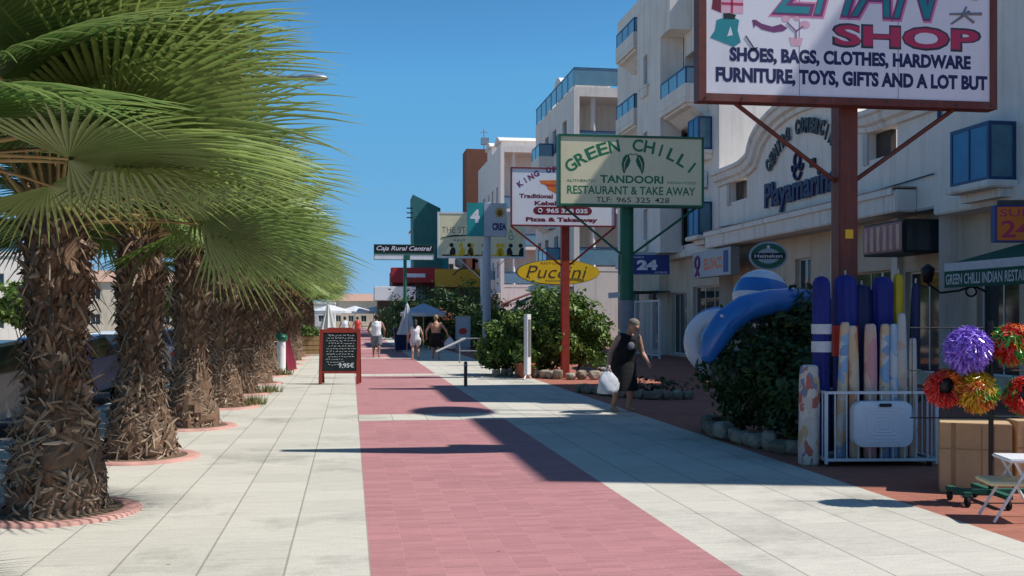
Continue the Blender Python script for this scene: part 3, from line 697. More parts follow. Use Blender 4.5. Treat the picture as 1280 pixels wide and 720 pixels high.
om.add([(6.75, -.9, H3N-.02), (10.15, -.9, H3N-.02), (10.15, -.003, H3N-.02), (6.75, -.003, H3N-.02)], [(0, 1, 2, 3)]); om.add([(6.75, -.9, 4.31), (10.15, -.9, 4.31), (10.15, -.003, 4.31), (6.75, -.003, 4.31)], [(0, 3, 2, 1)])
om.box(10.153, 11.4, -.9, -.003, 13.1, H3N-.02); om.build('oriel', 'white_wall', t)
for h in ho:
    window(t, *h, y=-.72, frame='blue_frame', pane='glass_blue')
    MB().box(h[0]-.25, h[1]+.25, -1.05, -.903, h[2]-.14, h[2]-.03, bev=.02).prism([(h[0]-.1, h[2]-.5), (h[1]+.1, h[2]-.5), (h[1]+.2, h[2]-.145), (h[0]-.2, h[2]-.145)], -1.02, -.903).build('sill', 'white_trim', t)
sh = [(.5, 3.4, .1, 2.9), (4.2, 6.9, .1, 2.9), (7.6, 9.6, .1, 2.7), (10.4, 13.6, .1, 2.9)]
gm = MB(); wall_holes(gm, 0, L3, 0, 4.3, sh, y=.4, depth=.3); gm.build('ground_floor_wall', 'cream_wall', t)
for h in sh: window(t, *h, y=.55, frame='white_paint', name='shop_window', mull=2)
for i, h in enumerate(holes): window(t, *h, y=.4, frame='brown_dark', pane='glass_dark', mull=1)
MB().box(-.02, L3+.02, -.14, .42, 4.1, 4.302, bev=.03).build('ledge', 'white_trim', t)
b = MB(); dd = 9
for (xa, xb, hh) in ((0, XS, H3), (XS, L3, H3N)):
    b.box(xa, xb, .012, dd, hh-.05, hh); b.add([(xa, .012, 0), (xa, dd, 0), (xa, dd, hh-.05), (xa, .012, hh-.05)], [(0, 3, 2, 1)]); b.add([(xb-.001, .012, 0), (xb-.001, dd, 0), (xb-.001, dd, hh-.05), (xb-.001, .012, hh-.05)], [(0, 1, 2, 3)]); b.add([(xa, dd, 0), (xb, dd, 0), (xb, dd, hh-.05), (xa, dd, hh-.05)], [(0, 3, 2, 1)])
b.build('side_wall', 'white_wall', t)
for z in (4.75, 7.95): bay(t, 12.55, 13.75, z, z+1.25, .55)
for z in (10.5, 13.9): balcony(t, 3.2, 6.3, z, .95, .9)
balcony(t, 10.2, 13.4, 10.0, .95, .9)
# --- block with the roof terrace, standing forward
def terrace_block(label, x0, yfar, ynear, H, depth, seed, steps=(), rail=True):
    t = thing('apartment_block', label, 'building', (x0, yfar, 0), R(-90)); L = yfar-ynear; rng = random.Random(seed)
    hs = []; fl = [4.4+3.15*k for k in range(int((H-4.6)/3.15))]
    for z in fl:
        x = .8
        while x < L-2: hs.append((x, x+1.1, z+.6, z+2.0)); x += rng.choice((2.4, 2.9, 3.4))
    sh = []; x = .5
    while x < L-3: sh.append((x, x+2.6, .1, 2.9)); x += 3.3
    wm = MB(); wall_holes(wm, 0, L, 0, H, hs+sh, depth=.3); wm.build('wall', 'white_wall', t)
    for h in hs: window(t, *h, frame='blue_frame', pane='glass_blue' if rng.random() < .5 else 'glass_dark')
    for h in sh: window(t, *h, frame='brown_dark', name='shop_window')
    MB().box(0, L, -.5, -.003, 3.3, 3.7, bev=.03).build('ledge', 'white_trim', t)
    for z in fl:
        a = rng.uniform(2, max(2.1, L-5)); balcony(t, a, a+2.6, z, .9)
    # near end: open loggias, one per floor, seen from the promenade
    zl = [z for z in fl]+[H-3.2]; b = MB(); W = depth
    b.add([(0, .01, 0), (0, W, 0), (0, W, H), (0, .01, H)], [(0, 3, 2, 1)]); b.add([(0, W, 0), (L, W, 0), (L, W, H), (0, W, H)], [(0, 3, 2, 1)])
    b.box(0.01, L, .31, W, H-.5, H, 0); b.add([(L-2.2, .31, 0), (L-2.2, W, 0), (L-2.2, W, H-.5), (L-2.2, .31, H-.5)], [(0, 1, 2, 3)])
    for z in fl: b.box(L-2.2, L, .31, W, z-.25, z+.0)
    b.add([(L, .01, 0), (L, W, 0), (L, W, 4.1), (L, .01, 4.1)], [(0, 1, 2, 3)]); b.add([(L, .002, 4.1), (L, .31, 4.1), (L, .31, H), (L, .002, H)], [(0, 1, 2, 3)]); b.build('side_wall', 'white_wall', t)
    MB().lathe([(.17, 0), (.17, .1), (.14, .2), (.14, H-4.6), (.17, H-4.5)], (L-.4, 1.15, 4.1), 14).build('column', 'white_trim', t)
    r = MB(); k = MB()
    for z in fl+([H] if rail else []):
        r.box(L-.06, L-.01, .02, W, z+1.0, z+1.06); MB().box(L-.04, L-.03, .02, W, z+.1, z+.99).build('rail_pane', 'rail_glass', t)
    if rail:
        r.box(0, L-.07, .01, .06, H+1.0, H+1.06); k.box(0, L-.07, .03, .04, H+.1, H+.99)
        for x in np.arange(0.2, L, 1.6): r.box(x, x+.05, .01, .06, H, H+1.0)
    if rail: k.build('rail_pane', 'rail_glass', t)
    r.build('railing', 'blue_frame', t)
    for (xa, xb, hh) in steps:
        c = MB(); c.box(xa, xb, .5, W-1, H+.003, H+hh, bev=.04); n = 8
        c.prism([(xa-.2, H+hh+.003), (xb+.2, H+hh+.003)]+[(xb+.2-(xb-xa+.4)*i/n, H+hh+.06+.5*math.sin(math.pi*i/n)) for i in range(n+1)], .3, W-.8); c.build('penthouse', 'white_wall', t)
    return t
terrace_block('white apartment block with a glass railed roof terrace, behind the green restaurant sign', 11.9, 65.5, 54.0, 14.1, 4.2, 4, [(4.6, 6.4, 1.3), (.4, 1.6, .8)])
terrace_block('white apartment block left of the railed terrace block, above the kebab sign', 12.3, 99.0, 84.0, 15.9, 4.6, 9, [(9, 12, .9), (3, 6, 1.4)], False)
terrace_block('farthest white apartment block, partly hidden by the brown clad tower', 12.3, 118, 104.0, 13, 5, 12, (), False)
# brown tower
t = thing('brown_tower', 'tower clad in brown brick rising above the cream restaurant billboard', 'building', (13.1, 104, 0), 0)
MB().box(-1.4, 1.3, 0, 3.5, 0, 18.9).build('wall', 'brick_brown', t); MB().box(1.303, 2.6,   .2, 3.3, 0, 17.6, bev=.05).build('stair_shaft', 'white_wall', t)
b = MB(); b.tube((.6, 1.5, 18.9), (.6, 1.5, 21.2), .05); b.tube((.2, 1.5, 20.9), (1.0, 1.5, 20.9), .04); b.box(.3, 1.1, 1.2, 1.8, 19.6, 20.3); b.build('antenna', 'metal_grey', t)
# teal tower with the slanted top
t = thing('teal_tower', 'dark teal tower with slanted top behind the black bank sign', 'building', (8.0, 108, 0), 0)
MB().prism([(-1.3, 0), (1.4, 0), (1.4, 13.2), (-1.5, 14.6)], 0, 5).build('wall', 'teal_wall', t)
MB().box(1.403, 2.3, .3, 5, 0, 12.8).build('side_wall', 'teal_sign', t)
b = MB()
for z in (12.2, 12.7, 13.2): b.box(-2.1, -1.45, 1, 1.1, z, z+.12)
b.build('fin', 'metal_dark', t)
# red shop and ochre shop below it
t = thing('red_shop', 'two storey red shop with dark windows under the black bank sign', 'shop', (6.8, 96, 0), 0)
wm = MB(); wall_holes(wm, -2.9, 1.6, 0, 4.9, [(-1.9, .2, 3.0, 4.5), (-2.2, 1.0, .3, 2.6)], depth=.3); wm.box(-2.9, 1.6, .302, 8, 0, 4.9); wm.build('wall', 'maroon', t)
MB().box(-3.1, 1.7, -.5, -.004, 4.9, 6.3, bev=.05).build('fascia', 'red_shop', t)
MB().box(-1.9, .1, -.53, -.503, 5.4, 5.75, bev=.01).build('lettering', 'sign_white', t)
window(t, -1.9, .2, 3.0, 4.5, frame='metal_dark'); window(t, -2.2, 1.0, .3, 2.6, frame='metal_dark')
MB().box(-2.9, 1.6, .0, 8, 4.905, 6.1).build('roof', 'maroon', t)
t = thing('ochre_shop', 'low brown shop with a wide yellow ochre fascia right of the red shop', 'shop', (10.3, 92, 0), 0)
wm = MB(); wall_holes(wm, -2.7, 2.5, 0, 4.4, [(-2.3, -.6, .2, 2.6), (.2, 2.0, .2, 2.6)], depth=.3); wm.box(-2.7, 2.5, .302, 6, 0, 4.4); wm.build('wall', 'brown_dark', t)
MB().box(-2.8, 2.6, -.6, -.004, 4.4, 6.0, bev=.04).build('fascia', 'ochre', t); MB().torus((0, -.62, 4.7), 1.4, .05, 20, 6, 0, 'y', .5, 2.6).build('emblem', 'brown_dark', t)
for h in ((-2.3, -.6, .2, 2.6), (.2, 2.0, .2, 2.6)): window(t, *h, frame='white_paint')
t = thing('kiosk', 'small white roofed kiosk beside the far end of the red paving', 'kiosk', (3.9, 88, 0), 0)
MB().box(-1.9, 1.6, -.5, 3, 3.1, 4.3, bev=.05).build('roof', 'white_paint', t); MB().box(-1.6, 1.3, 0, 2.6, 0, 3.097).build('wall', 'brown_dark', t)
# far houses, hill, left-hand houses
def house(label, x, y, w_, d, h, m='white_wall', roof=True, rz=0):
    t = thing('house', label, 'house', (x, y, -.1), rz); b = MB()
    nfl = max(1, int(h/3)); hs = [(-w_/2+1+2.6*i, -w_/2+2.1+2.6*i, .9+3*f, 2.2+3*f) for f in range(nfl) for i in range(int((w_-1.2)/2.6))]
    wall_holes(b, -w_/2, w_/2, 0, h, hs, depth=.2); b.add([(-w_/2, .002, 0), (-w_/2, d, 0), (-w_/2, d, h), (-w_/2, .002, h)], [(0, 3, 2, 1)]); b.add([(w_/2, .002, 0), (w_/2, d, 0), (w_/2, d, h), (w_/2, .002, h)], [(0, 1, 2, 3)])
    b.add([(-w_/2, d, 0), (w_/2, d, 0), (w_/2, d, h), (-w_/2, d, h)], [(0, 3, 2, 1)]); b.build('wall', m, t)
    for q in hs: window(t, *q, y=.12, frame='white_paint', mull=1)
    if roof:
        vs = [(-w_/2-.3, -.3, h), (w_/2+.3, -.3, h), (w_/2+.3, d+.3, h), (-w_/2-.3, d+.3, h), (-w_/2+d*.3, d/2, h+1.6), (w_/2-d*.3, d/2, h+1.6)]
        MB().add(vs, [(0, 1, 5, 4), (1, 2, 5), (2, 3, 4, 5), (3, 0, 4), (3, 2, 1, 0)]).build('roof', 'roof_tile', t)
    else: MB().box(-w_/2-.1, w_/2+.1, -.1, d+.1, h+.003, h+.4, bev=.04).build('roof', 'white_trim', t)
house('cream house with a red tiled roof behind the cream restaurant billboard', 12.0, 122, 9, 8, 12.4)
for i, (x, y, w_, h, m, rf, la) in enumerate([(-9, 205, 12, 4.4, 'white_wall', False, 'pale flat roofed house, leftmost at the far end of the promenade'), (1.5, 215, 11, 5.2, 'cream_wall', True, 'cream tiled house closing the far end of the promenade'),
        (11, 200, 9, 5.6, 'white_wall', False, 'flat roofed white house at the far right end of the promenade'), (-24, 190, 14, 7, 'cream_wall', True, 'cream tiled house beyond the road, behind the far palms')]): house(la, x, y, w_, 9, h, m, rf)
house('white four storey house across the road, at the left edge of the photo', -31, 46, 16, 12, 12, 'white_wall', False, R(20))
house('white flat roofed house across the road, seen between the palm trunks', -30, 84, 18, 12, 6.5, 'white_wall', False, R(15))
house('cream house across the road, behind the middle of the palm row', -26, 128, 16, 12, 6, 'cream_wall', True, R(10))
hm = MB(); n = 60; hv = []
for i in range(n+1):
    x = -500+1000*i/n; h_ = 9+5*math.sin(i*.35)+4*math.sin(i*.83+1)
    hv += [(x, 620, -1), (x, 700, h_), (x, 860, h_*1.4), (x, 1000, -1)]
hm.add(hv, [(i*4+k, (i+1)*4+k, (i+1)*4+k+1, i*4+k+1) for i in range(n) for k in range(3)], 0, True); struct(hm.build('hills', 'hill'))

def aircon(label, x, y, z):
    t = thing('air_conditioner', label, 'air conditioner', (x, y, z), R(-90), 'air conditioner boxes on the facades'); MB().box(-.42, .42, -.36, -.03, 0, .58, bev=.02).build('case', 'white_paint', t)
    MB().torus((-.08, -.365, .29), .2, .018, 20, 6, 0, 'y').torus((-.08, -.365, .29), .1, .012, 16, 6, 0, 'y').build('fan_grille', 'metal_dark', t)
    for q in (-.3, .3): MB().box(q-.02, q+.02, -.38, -.001, -.06, -.003).build('bracket', 'metal_grey', t)
aircon('lower air conditioner on the tall white block behind the green sign', FX, 48.2, 6.4); aircon('air conditioner between the two blue bays of the tall white block', FX, 37.6, 6.6)
aircon('air conditioner under the ledge of the terrace block', 11.9, 59.5, 6.9); aircon('air conditioner high on the terrace block', 11.9, 62.5, 10.3)
for (la, pts) in (('black cable sagging along the upper wall of the shopping centre', [(13.33, 35.7, 4.95), (13.33, 31, 4.84), (13.33, 26, 4.86), (13.33, 21.9, 4.98)]), ('dark cable strung down the wall of the tall white block', [(13.33, 39.9, 13), (13.34, 39.9, 9), (13.34, 39.9, 4.4)])):
    tag(MB().path(pts, .018, 5).build('cable', 'dark'), la, 'cable')
# ------------------------------------------------------------------ signs
def pole_sign(name, label, loc, rz, x0, x1, z0, z1, pole_r, pole_m, panel_m, frame_m, fr=.09, thick=.22, braces=True, square=False, pole_top=None, pole_y=.26, cat='sign', brace_x=.8, brace_z=.95, pole_x=0):
    t = thing(name, label, cat, loc, rz); zt = pole_top or z1-.3; py = thick/2+pole_r+.03
    p = MB()
    if square: p.box(pole_x-pole_r, pole_x+pole_r, py-pole_r, py+pole_r, 0, zt, bev=.01)
    else: p.tube((0, py, 0), (0, py, zt), pole_r, n=16)
    p.box(pole_x-pole_r-.12, pole_x+pole_r+.12, py-pole_r-.12, py+pole_r+.12, .003, .03)
    p.build('pole', pole_m, t)
    MB().box(x0+fr, x1-fr, -thick/2+.02, thick/2-.02, z0+fr, z1-fr).build('panel', panel_m, t)
    f = MB(); y0, y1 = -thick/2, thick/2
    f.box(x0, x1, y0, y1, z0, z0+fr); f.box(x0, x1, y0, y1, z1-fr, z1); f.box(x0, x0+fr, y0, y1, z0+fr, z1-fr); f.box(x1-fr, x1, y0, y1, z0+fr, z1-fr); f.build('frame', frame_m, t)
    if braces:
        for s, e in ((-1, x0), (1, x1)):
            MB().tube((pole_x+s*pole_r*.9, py, z0-brace_z), (e*brace_x, .04, z0+.01), .028, n=8).build('brace', frame_m if pole_m != 'sign_red_post' else pole_m, t)
    return t, -thick/2+.0195
def blob(mb, pts, y, mi=0, d=.0014): return mb.prism(pts, y-d, y+.0006, mi)

# the big shop sign
t, fy = pole_sign('shop_sign', 'big white shop sign with crimson and navy lettering on a rust red pole', (5.94, 11.64, 0), R(-1), -1.88, 1.92, 4.21, 6.75, .12, 'rust_red', 'sign_white', 'rust_red', .09, .2, square=True, brace_x=.74, brace_z=.88, pole_x=.10)
l = MB(); letters(l, 'SHOES, BAGS, CLOTHES, HARDWARE', -1.50, 1.58, 4.66, 4.86, fy, bold=.05); l.build('lettering', 'ink_navy', t)
l = MB(); letters(l, 'FURNITURE, TOYS, GIFTS AND A LOT BUT', -1.67, 1.80, 4.41, 4.62, fy, bold=.05); l.build('lettering', 'ink_navy', t)
l = MB(); letters(l, 'SHOP', -.22, 1.72, 4.90, 5.20, fy, bold=.055, depth=.0012); l.build('lettering_outline', 'ink_darkgrey', t)
l = MB(); letters(l, 'SHOP', -.185, 1.685, 4.93, 5.175, fy-.0012, bold=.035); l.build('lettering', 'ink_crimson', t)
l = MB(); letters(l, 'ZHAN', -1.02, 1.30, 5.24, 6.05, fy, bold=.05, shear=.42, depth=.0012); l.build('lettering_outline', 'ink_pink', t)
l = MB(); letters(l, 'ZHAN', -.985, 1.265, 5.265, 6.02, fy-.0012, bold=.028, shear=.42); l.build('lettering_edge', 'ink_purple', t)
l = MB(); letters(l, 'ZHAN', -.955, 1.235, 5.29, 5.99, fy-.0026, bold=-.004, shear=.42); l.build('lettering', 'ink_teal', t)
ic = MB()  # gift boxes
blob(ic, [(-1.60, 5.26), (-1.33, 5.26), (-1.33, 5.45), (-1.60, 5.45)], fy, 0); blob(ic, [(-1.72, 5.30), (-1.605, 5.26), (-1.605, 5.44), (-1.70, 5.46)], fy, 1)
blob(ic, [(-1.485, 5.26), (-1.455, 5.26), (-1.455, 5.45), (-1.485, 5.45)], fy-.0014, 2); blob(ic, [(-1.60, 5.355), (-1.33, 5.355), (-1.33, 5.385), (-1.60, 5.385)], fy-.0014, 2)
blob(ic, [(-1.64, 5.47), (-1.42, 5.455), (-1.38, 5.60), (-1.50, 5.70), (-1.63, 5.62)], fy, 3)
ic.build('gift_picture', ['pink_light', 'ink_maroon', 'ink_crimson', 'ink_teal'], t)
ic = MB(); blob(ic, [(-1.74, 4.96), (-1.45, 4.86), (-1.36, 4.92), (-1.40, 5.06), (-1.38, 5.18), (-1.47, 5.22), (-1.58, 5.20), (-1.66, 5.17), (-1.68, 5.05)], fy, 0)
blob(ic, [(-1.57, 5.19), (-1.44, 5.19), (-1.42, 5.24), (-1.50, 5.26), (-1.58, 5.25)], fy-.0014, 1); blob(ic, [(-1.53, 4.98), (-1.46, 5.0), (-1.49, 5.1)], fy-.0014, 2)
for p in ((-1.3, 5.0, -1.2, 4.86), (-1.24, 4.85, -1.15, 4.86)): ic.tube((p[0], fy, p[1]), (p[2], fy, p[3]), .008, n=5, mi=1)
ic.build('bag_picture', ['ink_teal', 'dark', 'sign_white'], t)
ic = MB(); blob(ic, [(-1.22, 5.19), (-1.20, 5.09), (-1.175, 5.13), (-1.10, 5.08), (-.95, 5.05), (-.83, 5.07), (-.78, 5.11), (-.86, 5.155), (-.97, 5.12), (-1.10, 5.15), (-1.18, 5.195)], fy); ic.build('shoe_picture', 'ink_purple', t)
ic = MB(); blob(ic, [(-.73, 4.90), (-.61, 4.90), (-.58, 5.0), (-.76, 5.0)], fy, 0)
for c in ((-.80, 5.22, .055), (-.56, 5.16, .07), (-.66, 5.23, .04)): blob(ic, [(c[0]+c[2]*math.cos(a), c[1]+c[2]*.7*math.sin(a)) for a in np.linspace(0, 6.28, 11)[:-1]], fy, 0)
for p in ((-.67, 5.0, -.67, 5.08), (-.67, 5.08, -.78, 5.18), (-.67, 5.08, -.58, 5.14)): ic.tube((p[0], fy, p[1]), (p[2], fy, p[3]), .007, n=5, mi=1)
ic.build('flower_picture', ['pink_light', 'ink_purple'], t)
ic = MB()
for p in ((1.32, 5.24, 1.56, 5.40), (1.30, 5.36, 1.72, 5.38), (1.46, 5.38, 1.62, 5.27), (1.52, 5.46, 1.47, 5.35), (1.3, 5.56, 1.72, 5.62), (1.4, 5.58, 1.66, 5.56)): ic.tube((p[0], fy, p[1]), (p[2], fy, p[3]), .014, .022, n=5)
ic.build('tool_picture', 'ink_grey', t)
for zx in (-.63, .63): MB().box(zx-.004, zx+.004, fy-.0012, fy, 4.31, 6.65).build('panel_joint', 'ink_grey', t)
for zx in np.linspace(-1.8, 1.84, 9): MB().tube((zx, -.1, 4.255), (zx, -.112, 4.255), .014, n=8).build('bolt', 'metal_dark', t)
MB().box(.05, .15, .115, .1295, 2.62, 2.73).build('sticker', 'yellow_sign', t)

# cream restaurant sign
t, fy = pole_sign('restaurant_sign', 'cream sign with green arched lettering and two chillies on a green pole', (6.34, 22.76, 0), R(-1), -1.70, 1.70, 4.18, 5.80, .16, 'sign_green', 'sign_cream', 'sign_green', .05, .3, brace_x=.92, brace_z=1.05)
l = MB(); arc_letters(l, 'GREEN       ', .0, 3.28, 2.17, -38, 38, .28, .25, fy, bold=.025, shear=.0); l.build('lettering', 'ink_green', t)
l = MB(); arc_letters(l, '      CHILLI', .0, 3.28, 2.17, -38, 38, .28, .25, fy, bold=.025, shear=.0); l.build('lettering', 'ink_green', t)
l = MB(); letters(l, 'TANDOORI', -.74, .74, 4.71, 4.89, fy, bold=.03); l.build('lettering', 'ink_green', t)
l = MB(); letters(l, 'RESTAURANT & TAKE AWAY', -1.5, 1.5, 4.45, 4.64, fy, bold=.018); l.build('lettering', 'ink_green', t)
l = MB(); letters(l, 'AUTHENTIC', -1.52, -.84, 4.72, 4.78, fy, bold=0); l.build('lettering', 'ink_green', t)
l = MB(); letters(l, 'INDIAN FOOD', .84, 1.52, 4.71, 4.77, fy, bold=0); l.build('lettering', 'ink_green', t)
for w_, xa, xb in (('TLF:', -.83, -.47), ('965', -.36, -.02), ('325', .09, .43), ('428', .54, .88)): letters(MB(), w_, xa, xb, 4.27, 4.39, fy, bold=.005).build('phone_lettering', 'ink_darkgrey', t)
def chilli(mb, s):
    o = [(.10, .32), (.17, .33), (.24, .24), (.27, .10), (.25, -.06), (.21, -.16), (.17, -.05), (.10, .06), (.06, .18)]
    q = [(s*x+.03, 5.06+z*.92) for x, z in (o if s > 0 else o[::-1])]; blob(mb, q[::-1] if True else q, fy); mb.path([(s*.12+.03, fy, 5.35), (s*.06+.03, fy, 5.385), (s*.01+.03, fy, 5.36)], .012, 5)
c = MB(); chilli(c, 1); chilli(c, -1)
c.build('chilli_picture', 'sign_green', t)
c = MB()
for s in (1, -1): c.path([(s*.13+.03, fy-.0014, 5.31), (s*.20+.03, fy-.0014, 5.16), (s*.21+.03, fy-.0014, 5.0)], [.008, .011, .004], 5)
c.build('chilli_gloss', 'sign_cream', t)
b = MB(); b.lathe([(.171, 1.3), (.171, 2.05)], (0, .15+.16+.03, 0), 16); b.build('sticker_band', 'ink_grey', t)

# white kebab sign
t, fy = pole_sign('restaurant_sign', 'white sign reading KING OF with a red phone number on a red post', (5.79, 27.22, 0), R(-1), -1.53, 1.36, 4.12, 5.70, .11, 'sign_red_post', 'sign_white', 'ink_maroon', .035, .14, square=True, brace_x=1.0, brace_z=1.05)
l = MB(); arc_letters(l, 'KING   ', .0, 3.62, 2.0, -38, -9, .15, .15, fy, bold=.05); l.build('lettering', 'ink_purple', t)
l = MB(); arc_letters(l, '     OF', .0, 3.62, 2.0, -38, -9, .15, .15, fy, bold=.05); l.build('lettering', 'ink_purple', t)
l = MB(); letters(l, 'Traditional', -1.30, -.38, 4.87, 4.99, fy, bold=.04); l.build('lettering', 'ink_maroon', t)
l = MB(); letters(l, 'Kebabs', -.88, -.1, 4.68, 4.80, fy, bold=.04); l.build('lettering', 'ink_maroon', t)
l = MB(); letters(l, 'Pizza & Takeaway', -1.12, .86, 4.21, 4.36, fy, bold=.05); l.build('lettering', 'ink_maroon', t)
blob(MB(), [(-.86+.14*math.cos(a)+(.08 if math.cos(a) < 0 else 1.42), 4.54+.11*math.sin(a)) for a in np.linspace(0, 6.2832, 25)[:-1]], fy).build('number_band', 'ink_maroon', t)
for w_, xa, xb in (('965', -.56, -.22), ('328', -.15, .19), ('035', .25, .58)): letters(MB(), w_, xa, xb, 4.48, 4.60, fy-.0016, bold=.03).build('phone_lettering', 'sign_white', t)
MB().torus((-.73, fy-.0, 4.54), .05, .012, 14, 6, 0, 'y').build('phone_emblem', 'sign_white', t)
b = MB(); blob(b, [(-.75, 5.35), (-.1, 5.38), (.05, 5.2), (-.05, 5.05), (-.3, 5.0), (-.52, 5.12), (-.55, 5.22), (-.7, 5.26)][::-1], fy, 0); blob(b, [(-.6, 5.25), (0, 5.25), (.02, 5.20), (-.55, 5.20)][::-1], fy-.0014, 1); b.build('food_picture', ['ink_orange', 'ink_red'], t)

# yellow oval
t = thing('oval_sign', 'yellow oval restaurant sign above the flowering bush', 'sign', (7.02, 34.3, 0), R(-1))
MB().tube((.2, .12, 0), (.2, .12, 3.2), .06).build('pole', 'metal_dark', t)
el = [(1.42*math.cos(a), 3.2+.41*math.sin(a)) for a in np.linspace(0, 2*math.pi, 49)[:-1]]
MB().prism(el, -.04, .05).build('panel', 'yellow_sign', t); MB().prism([(x*1.02, 3.2+(z-3.2)*1.05) for x, z in el], .052, .09).build('rim', 'dark', t)
l = MB(); letters(l, 'Puccini', -1.12, 1.0, 3.0, 3.42, -.04, bold=-.008, shear=.25, depth=.006); l.build('lettering', 'brown_dark', t)
l = MB(); letters(l, 'RISTORANTE', -.62, .55, 3.46, 3.53, -.04, bold=0); l.build('lettering', 'brown_dark', t)
l = MB(); letters(l, 'PIZZERIA', -.45, .4, 2.87, 2.93, -.04, bold=0); l.build('lettering', 'brown_dark', t)
l = MB(); l.path([(.2, -.045, 2.96), (.6, -.045, 2.99), (.9, -.045, 2.94)], .012, 5); l.build('flourish', 'brown_dark', t)

# grey pole with teal and grey panels
t = thing('pole_sign', 'tall grey pole carrying a teal panel with a 4 beside a grey panel', 'sign', (6.15, 46.2, 0), R(-1))
MB().tube((0, .2, 0), (0, .2, 6.9), .19, n=16).build('pole', 'sign_grey', t)
MB().box(-.92, -.165, -.12, .12, 5.35, 6.85, bev=.01).build('number_panel', 'teal_sign', t); MB().box(-.16, .88, -.12, .12, 5.35, 6.85, bev=.01).build('panel', 'sign_grey', t)
l = MB(); letters(l, '4', -.78, -.35, 5.95, 6.55, -.122, bold=.05); l.build('lettering', 'sign_white', t)
l = MB(); letters(l, 'CREA', .22, .86, 5.62, 5.95, -.122, bold=.05); l.build('lettering', 'ink_navy', t)
em = MB(); pts = []
for i in range(20): a = 2*math.pi*i/20; r = .27 if i % 2 else .17; pts.append((.56+r*math.cos(a), 6.42+r*1.05*math.sin(a)))
blob(em, pts, -.122, 0); blob(em, [(.56+.12*math.cos(a), 6.4+.14*math.sin(a)) for a in np.linspace(0, 6.283, 13)[:-1]], -.1236, 1); em.build('emblem', ['ochre', 'brick_brown'], t)

# cream restaurant billboard with the seated silhouettes
t, fy = pole_sign('billboard', 'cream billboard with black and yellow seated figures along its foot', (7.75, 60.0, 0), R(-1), -2.7, 2.5, 5.15, 7.85, .14, 'white_paint', 'sign_cream', 'white_paint', .1, .22, brace_x=.55, brace_z=1.2)
t.children[1].data.materials[0] = mat('cream_board', (.72, .70, .60), .5, .03, 1.2)
l = MB(); letters(l, 'THE ST', -2.45, -1.05, 6.62, 6.98, fy, bold=-.012); l.build('lettering', 'ink_darkgrey', t)
l = MB(); letters(l, 'EA', 1.3, 1.75, 6.62, 6.85, fy, bold=-.012); l.build('lettering', 'ink_darkgrey', t)
l = MB(); letters(l, 'REST', -1.75, -1.05, 6.12, 6.25, fy, bold=0); l.build('lettering', 'ink_darkgrey', t)
l = MB(); l.path([(-2.5, fy, 6.33), (-1.8, fy, 6.45), (-.9, fy, 6.5), (.4, fy, 6.5)], [.02, .05, .03, .01], 6); l.build('flourish', 'ink_darkgrey', t)
l = MB(); l.torus((1.65, fy, 6.4), .14, .02, 16, 5, 0, 'y'); l.build('flourish', 'ink_darkgrey', t)
def sitter(mb, x, mi, s=1):
    q = lambda pts: blob(mb, [(x+s*a, 5.27+b) for a, b in (pts if s > 0 else pts[::-1])], fy, mi)
    q([(0, 0), (.34, 0), (.36, .35), (.28, .52), (.12, .5), (.02, .28)]); q([(.12+.13*math.cos(a), .64+.13*math.sin(a)) for a in np.linspace(0, 6.283, 11)[:-1]]); q([(-.45, 0), (-.003, 0), (-.003, .09), (-.4, .09)])
sl = MB()
for x, m_, s in ((-2.0, 0, 1), (-1.45, 1, 1), (-.95, 0, 1), (-.55, 1, -1), (-.1, 0, 1), (.75, 1, 1), (1.25, 1, -1), (1.75, 0, -1), (2.1, 0, 1)): sitter(sl, x, m_, s)
sl.build('figure_picture', ['black', 'yellow_sign'], t)
# bank sign
t, fy = pole_sign('bank_sign', 'long black sign with white script over a pale strip, left of the teal tower', (4.0, 76, 0), R(-1), -2.3, 2.15, 5.9, 7.05, .13, 'sign_green', 'sign_white', 'sign_green', .04, .2, braces=False)
MB().box(-2.26, 2.11, fy-.02, fy-.003, 6.42, 7.01).build('header', 'black', t); MB().box(-2.26, 2.11, fy-.02, fy-.003, 6.30, 6.415).build('stripe', 'sign_green', t)
l = MB(); letters(l, 'Caja Rural Central', -2.1, 1.95, 6.50, 6.93, fy-.022, bold=.012, shear=.3); l.build('lettering', 'sign_white', t)
MB().box(-.1, .35, fy-.02, fy-.003, 5.95, 6.27).build('emblem', 'sign_green', t)

# facade-mounted signs and awnings
def wall_panel(name, label, x, y, z, w_, h, m, rz=R(-90), d=.12, edge='metal_grey'):
    t = thing(name, label, 'sign', (x, y, z), rz); MB().box(-w_/2+.03, w_/2-.03, -d, -d+.05, .03, h-.03).build('panel', m, t)
    b = MB(); b.box(-w_/2, w_/2, -d+.052, .0, 0, h); b.box(-w_/2, w_/2, -d-.01, -d+.052, 0, .03); b.box(-w_/2, w_/2, -d-.01, -d+.052, h-.03, h); b.box(-w_/2, -w_/2+.03, -d-.01, -d+.052, .03, h-.03); b.box(w_/2-.03, w_/2, -d-.01, -d+.052, .03, h-.03); b.build('case', edge, t)
    return t, -d
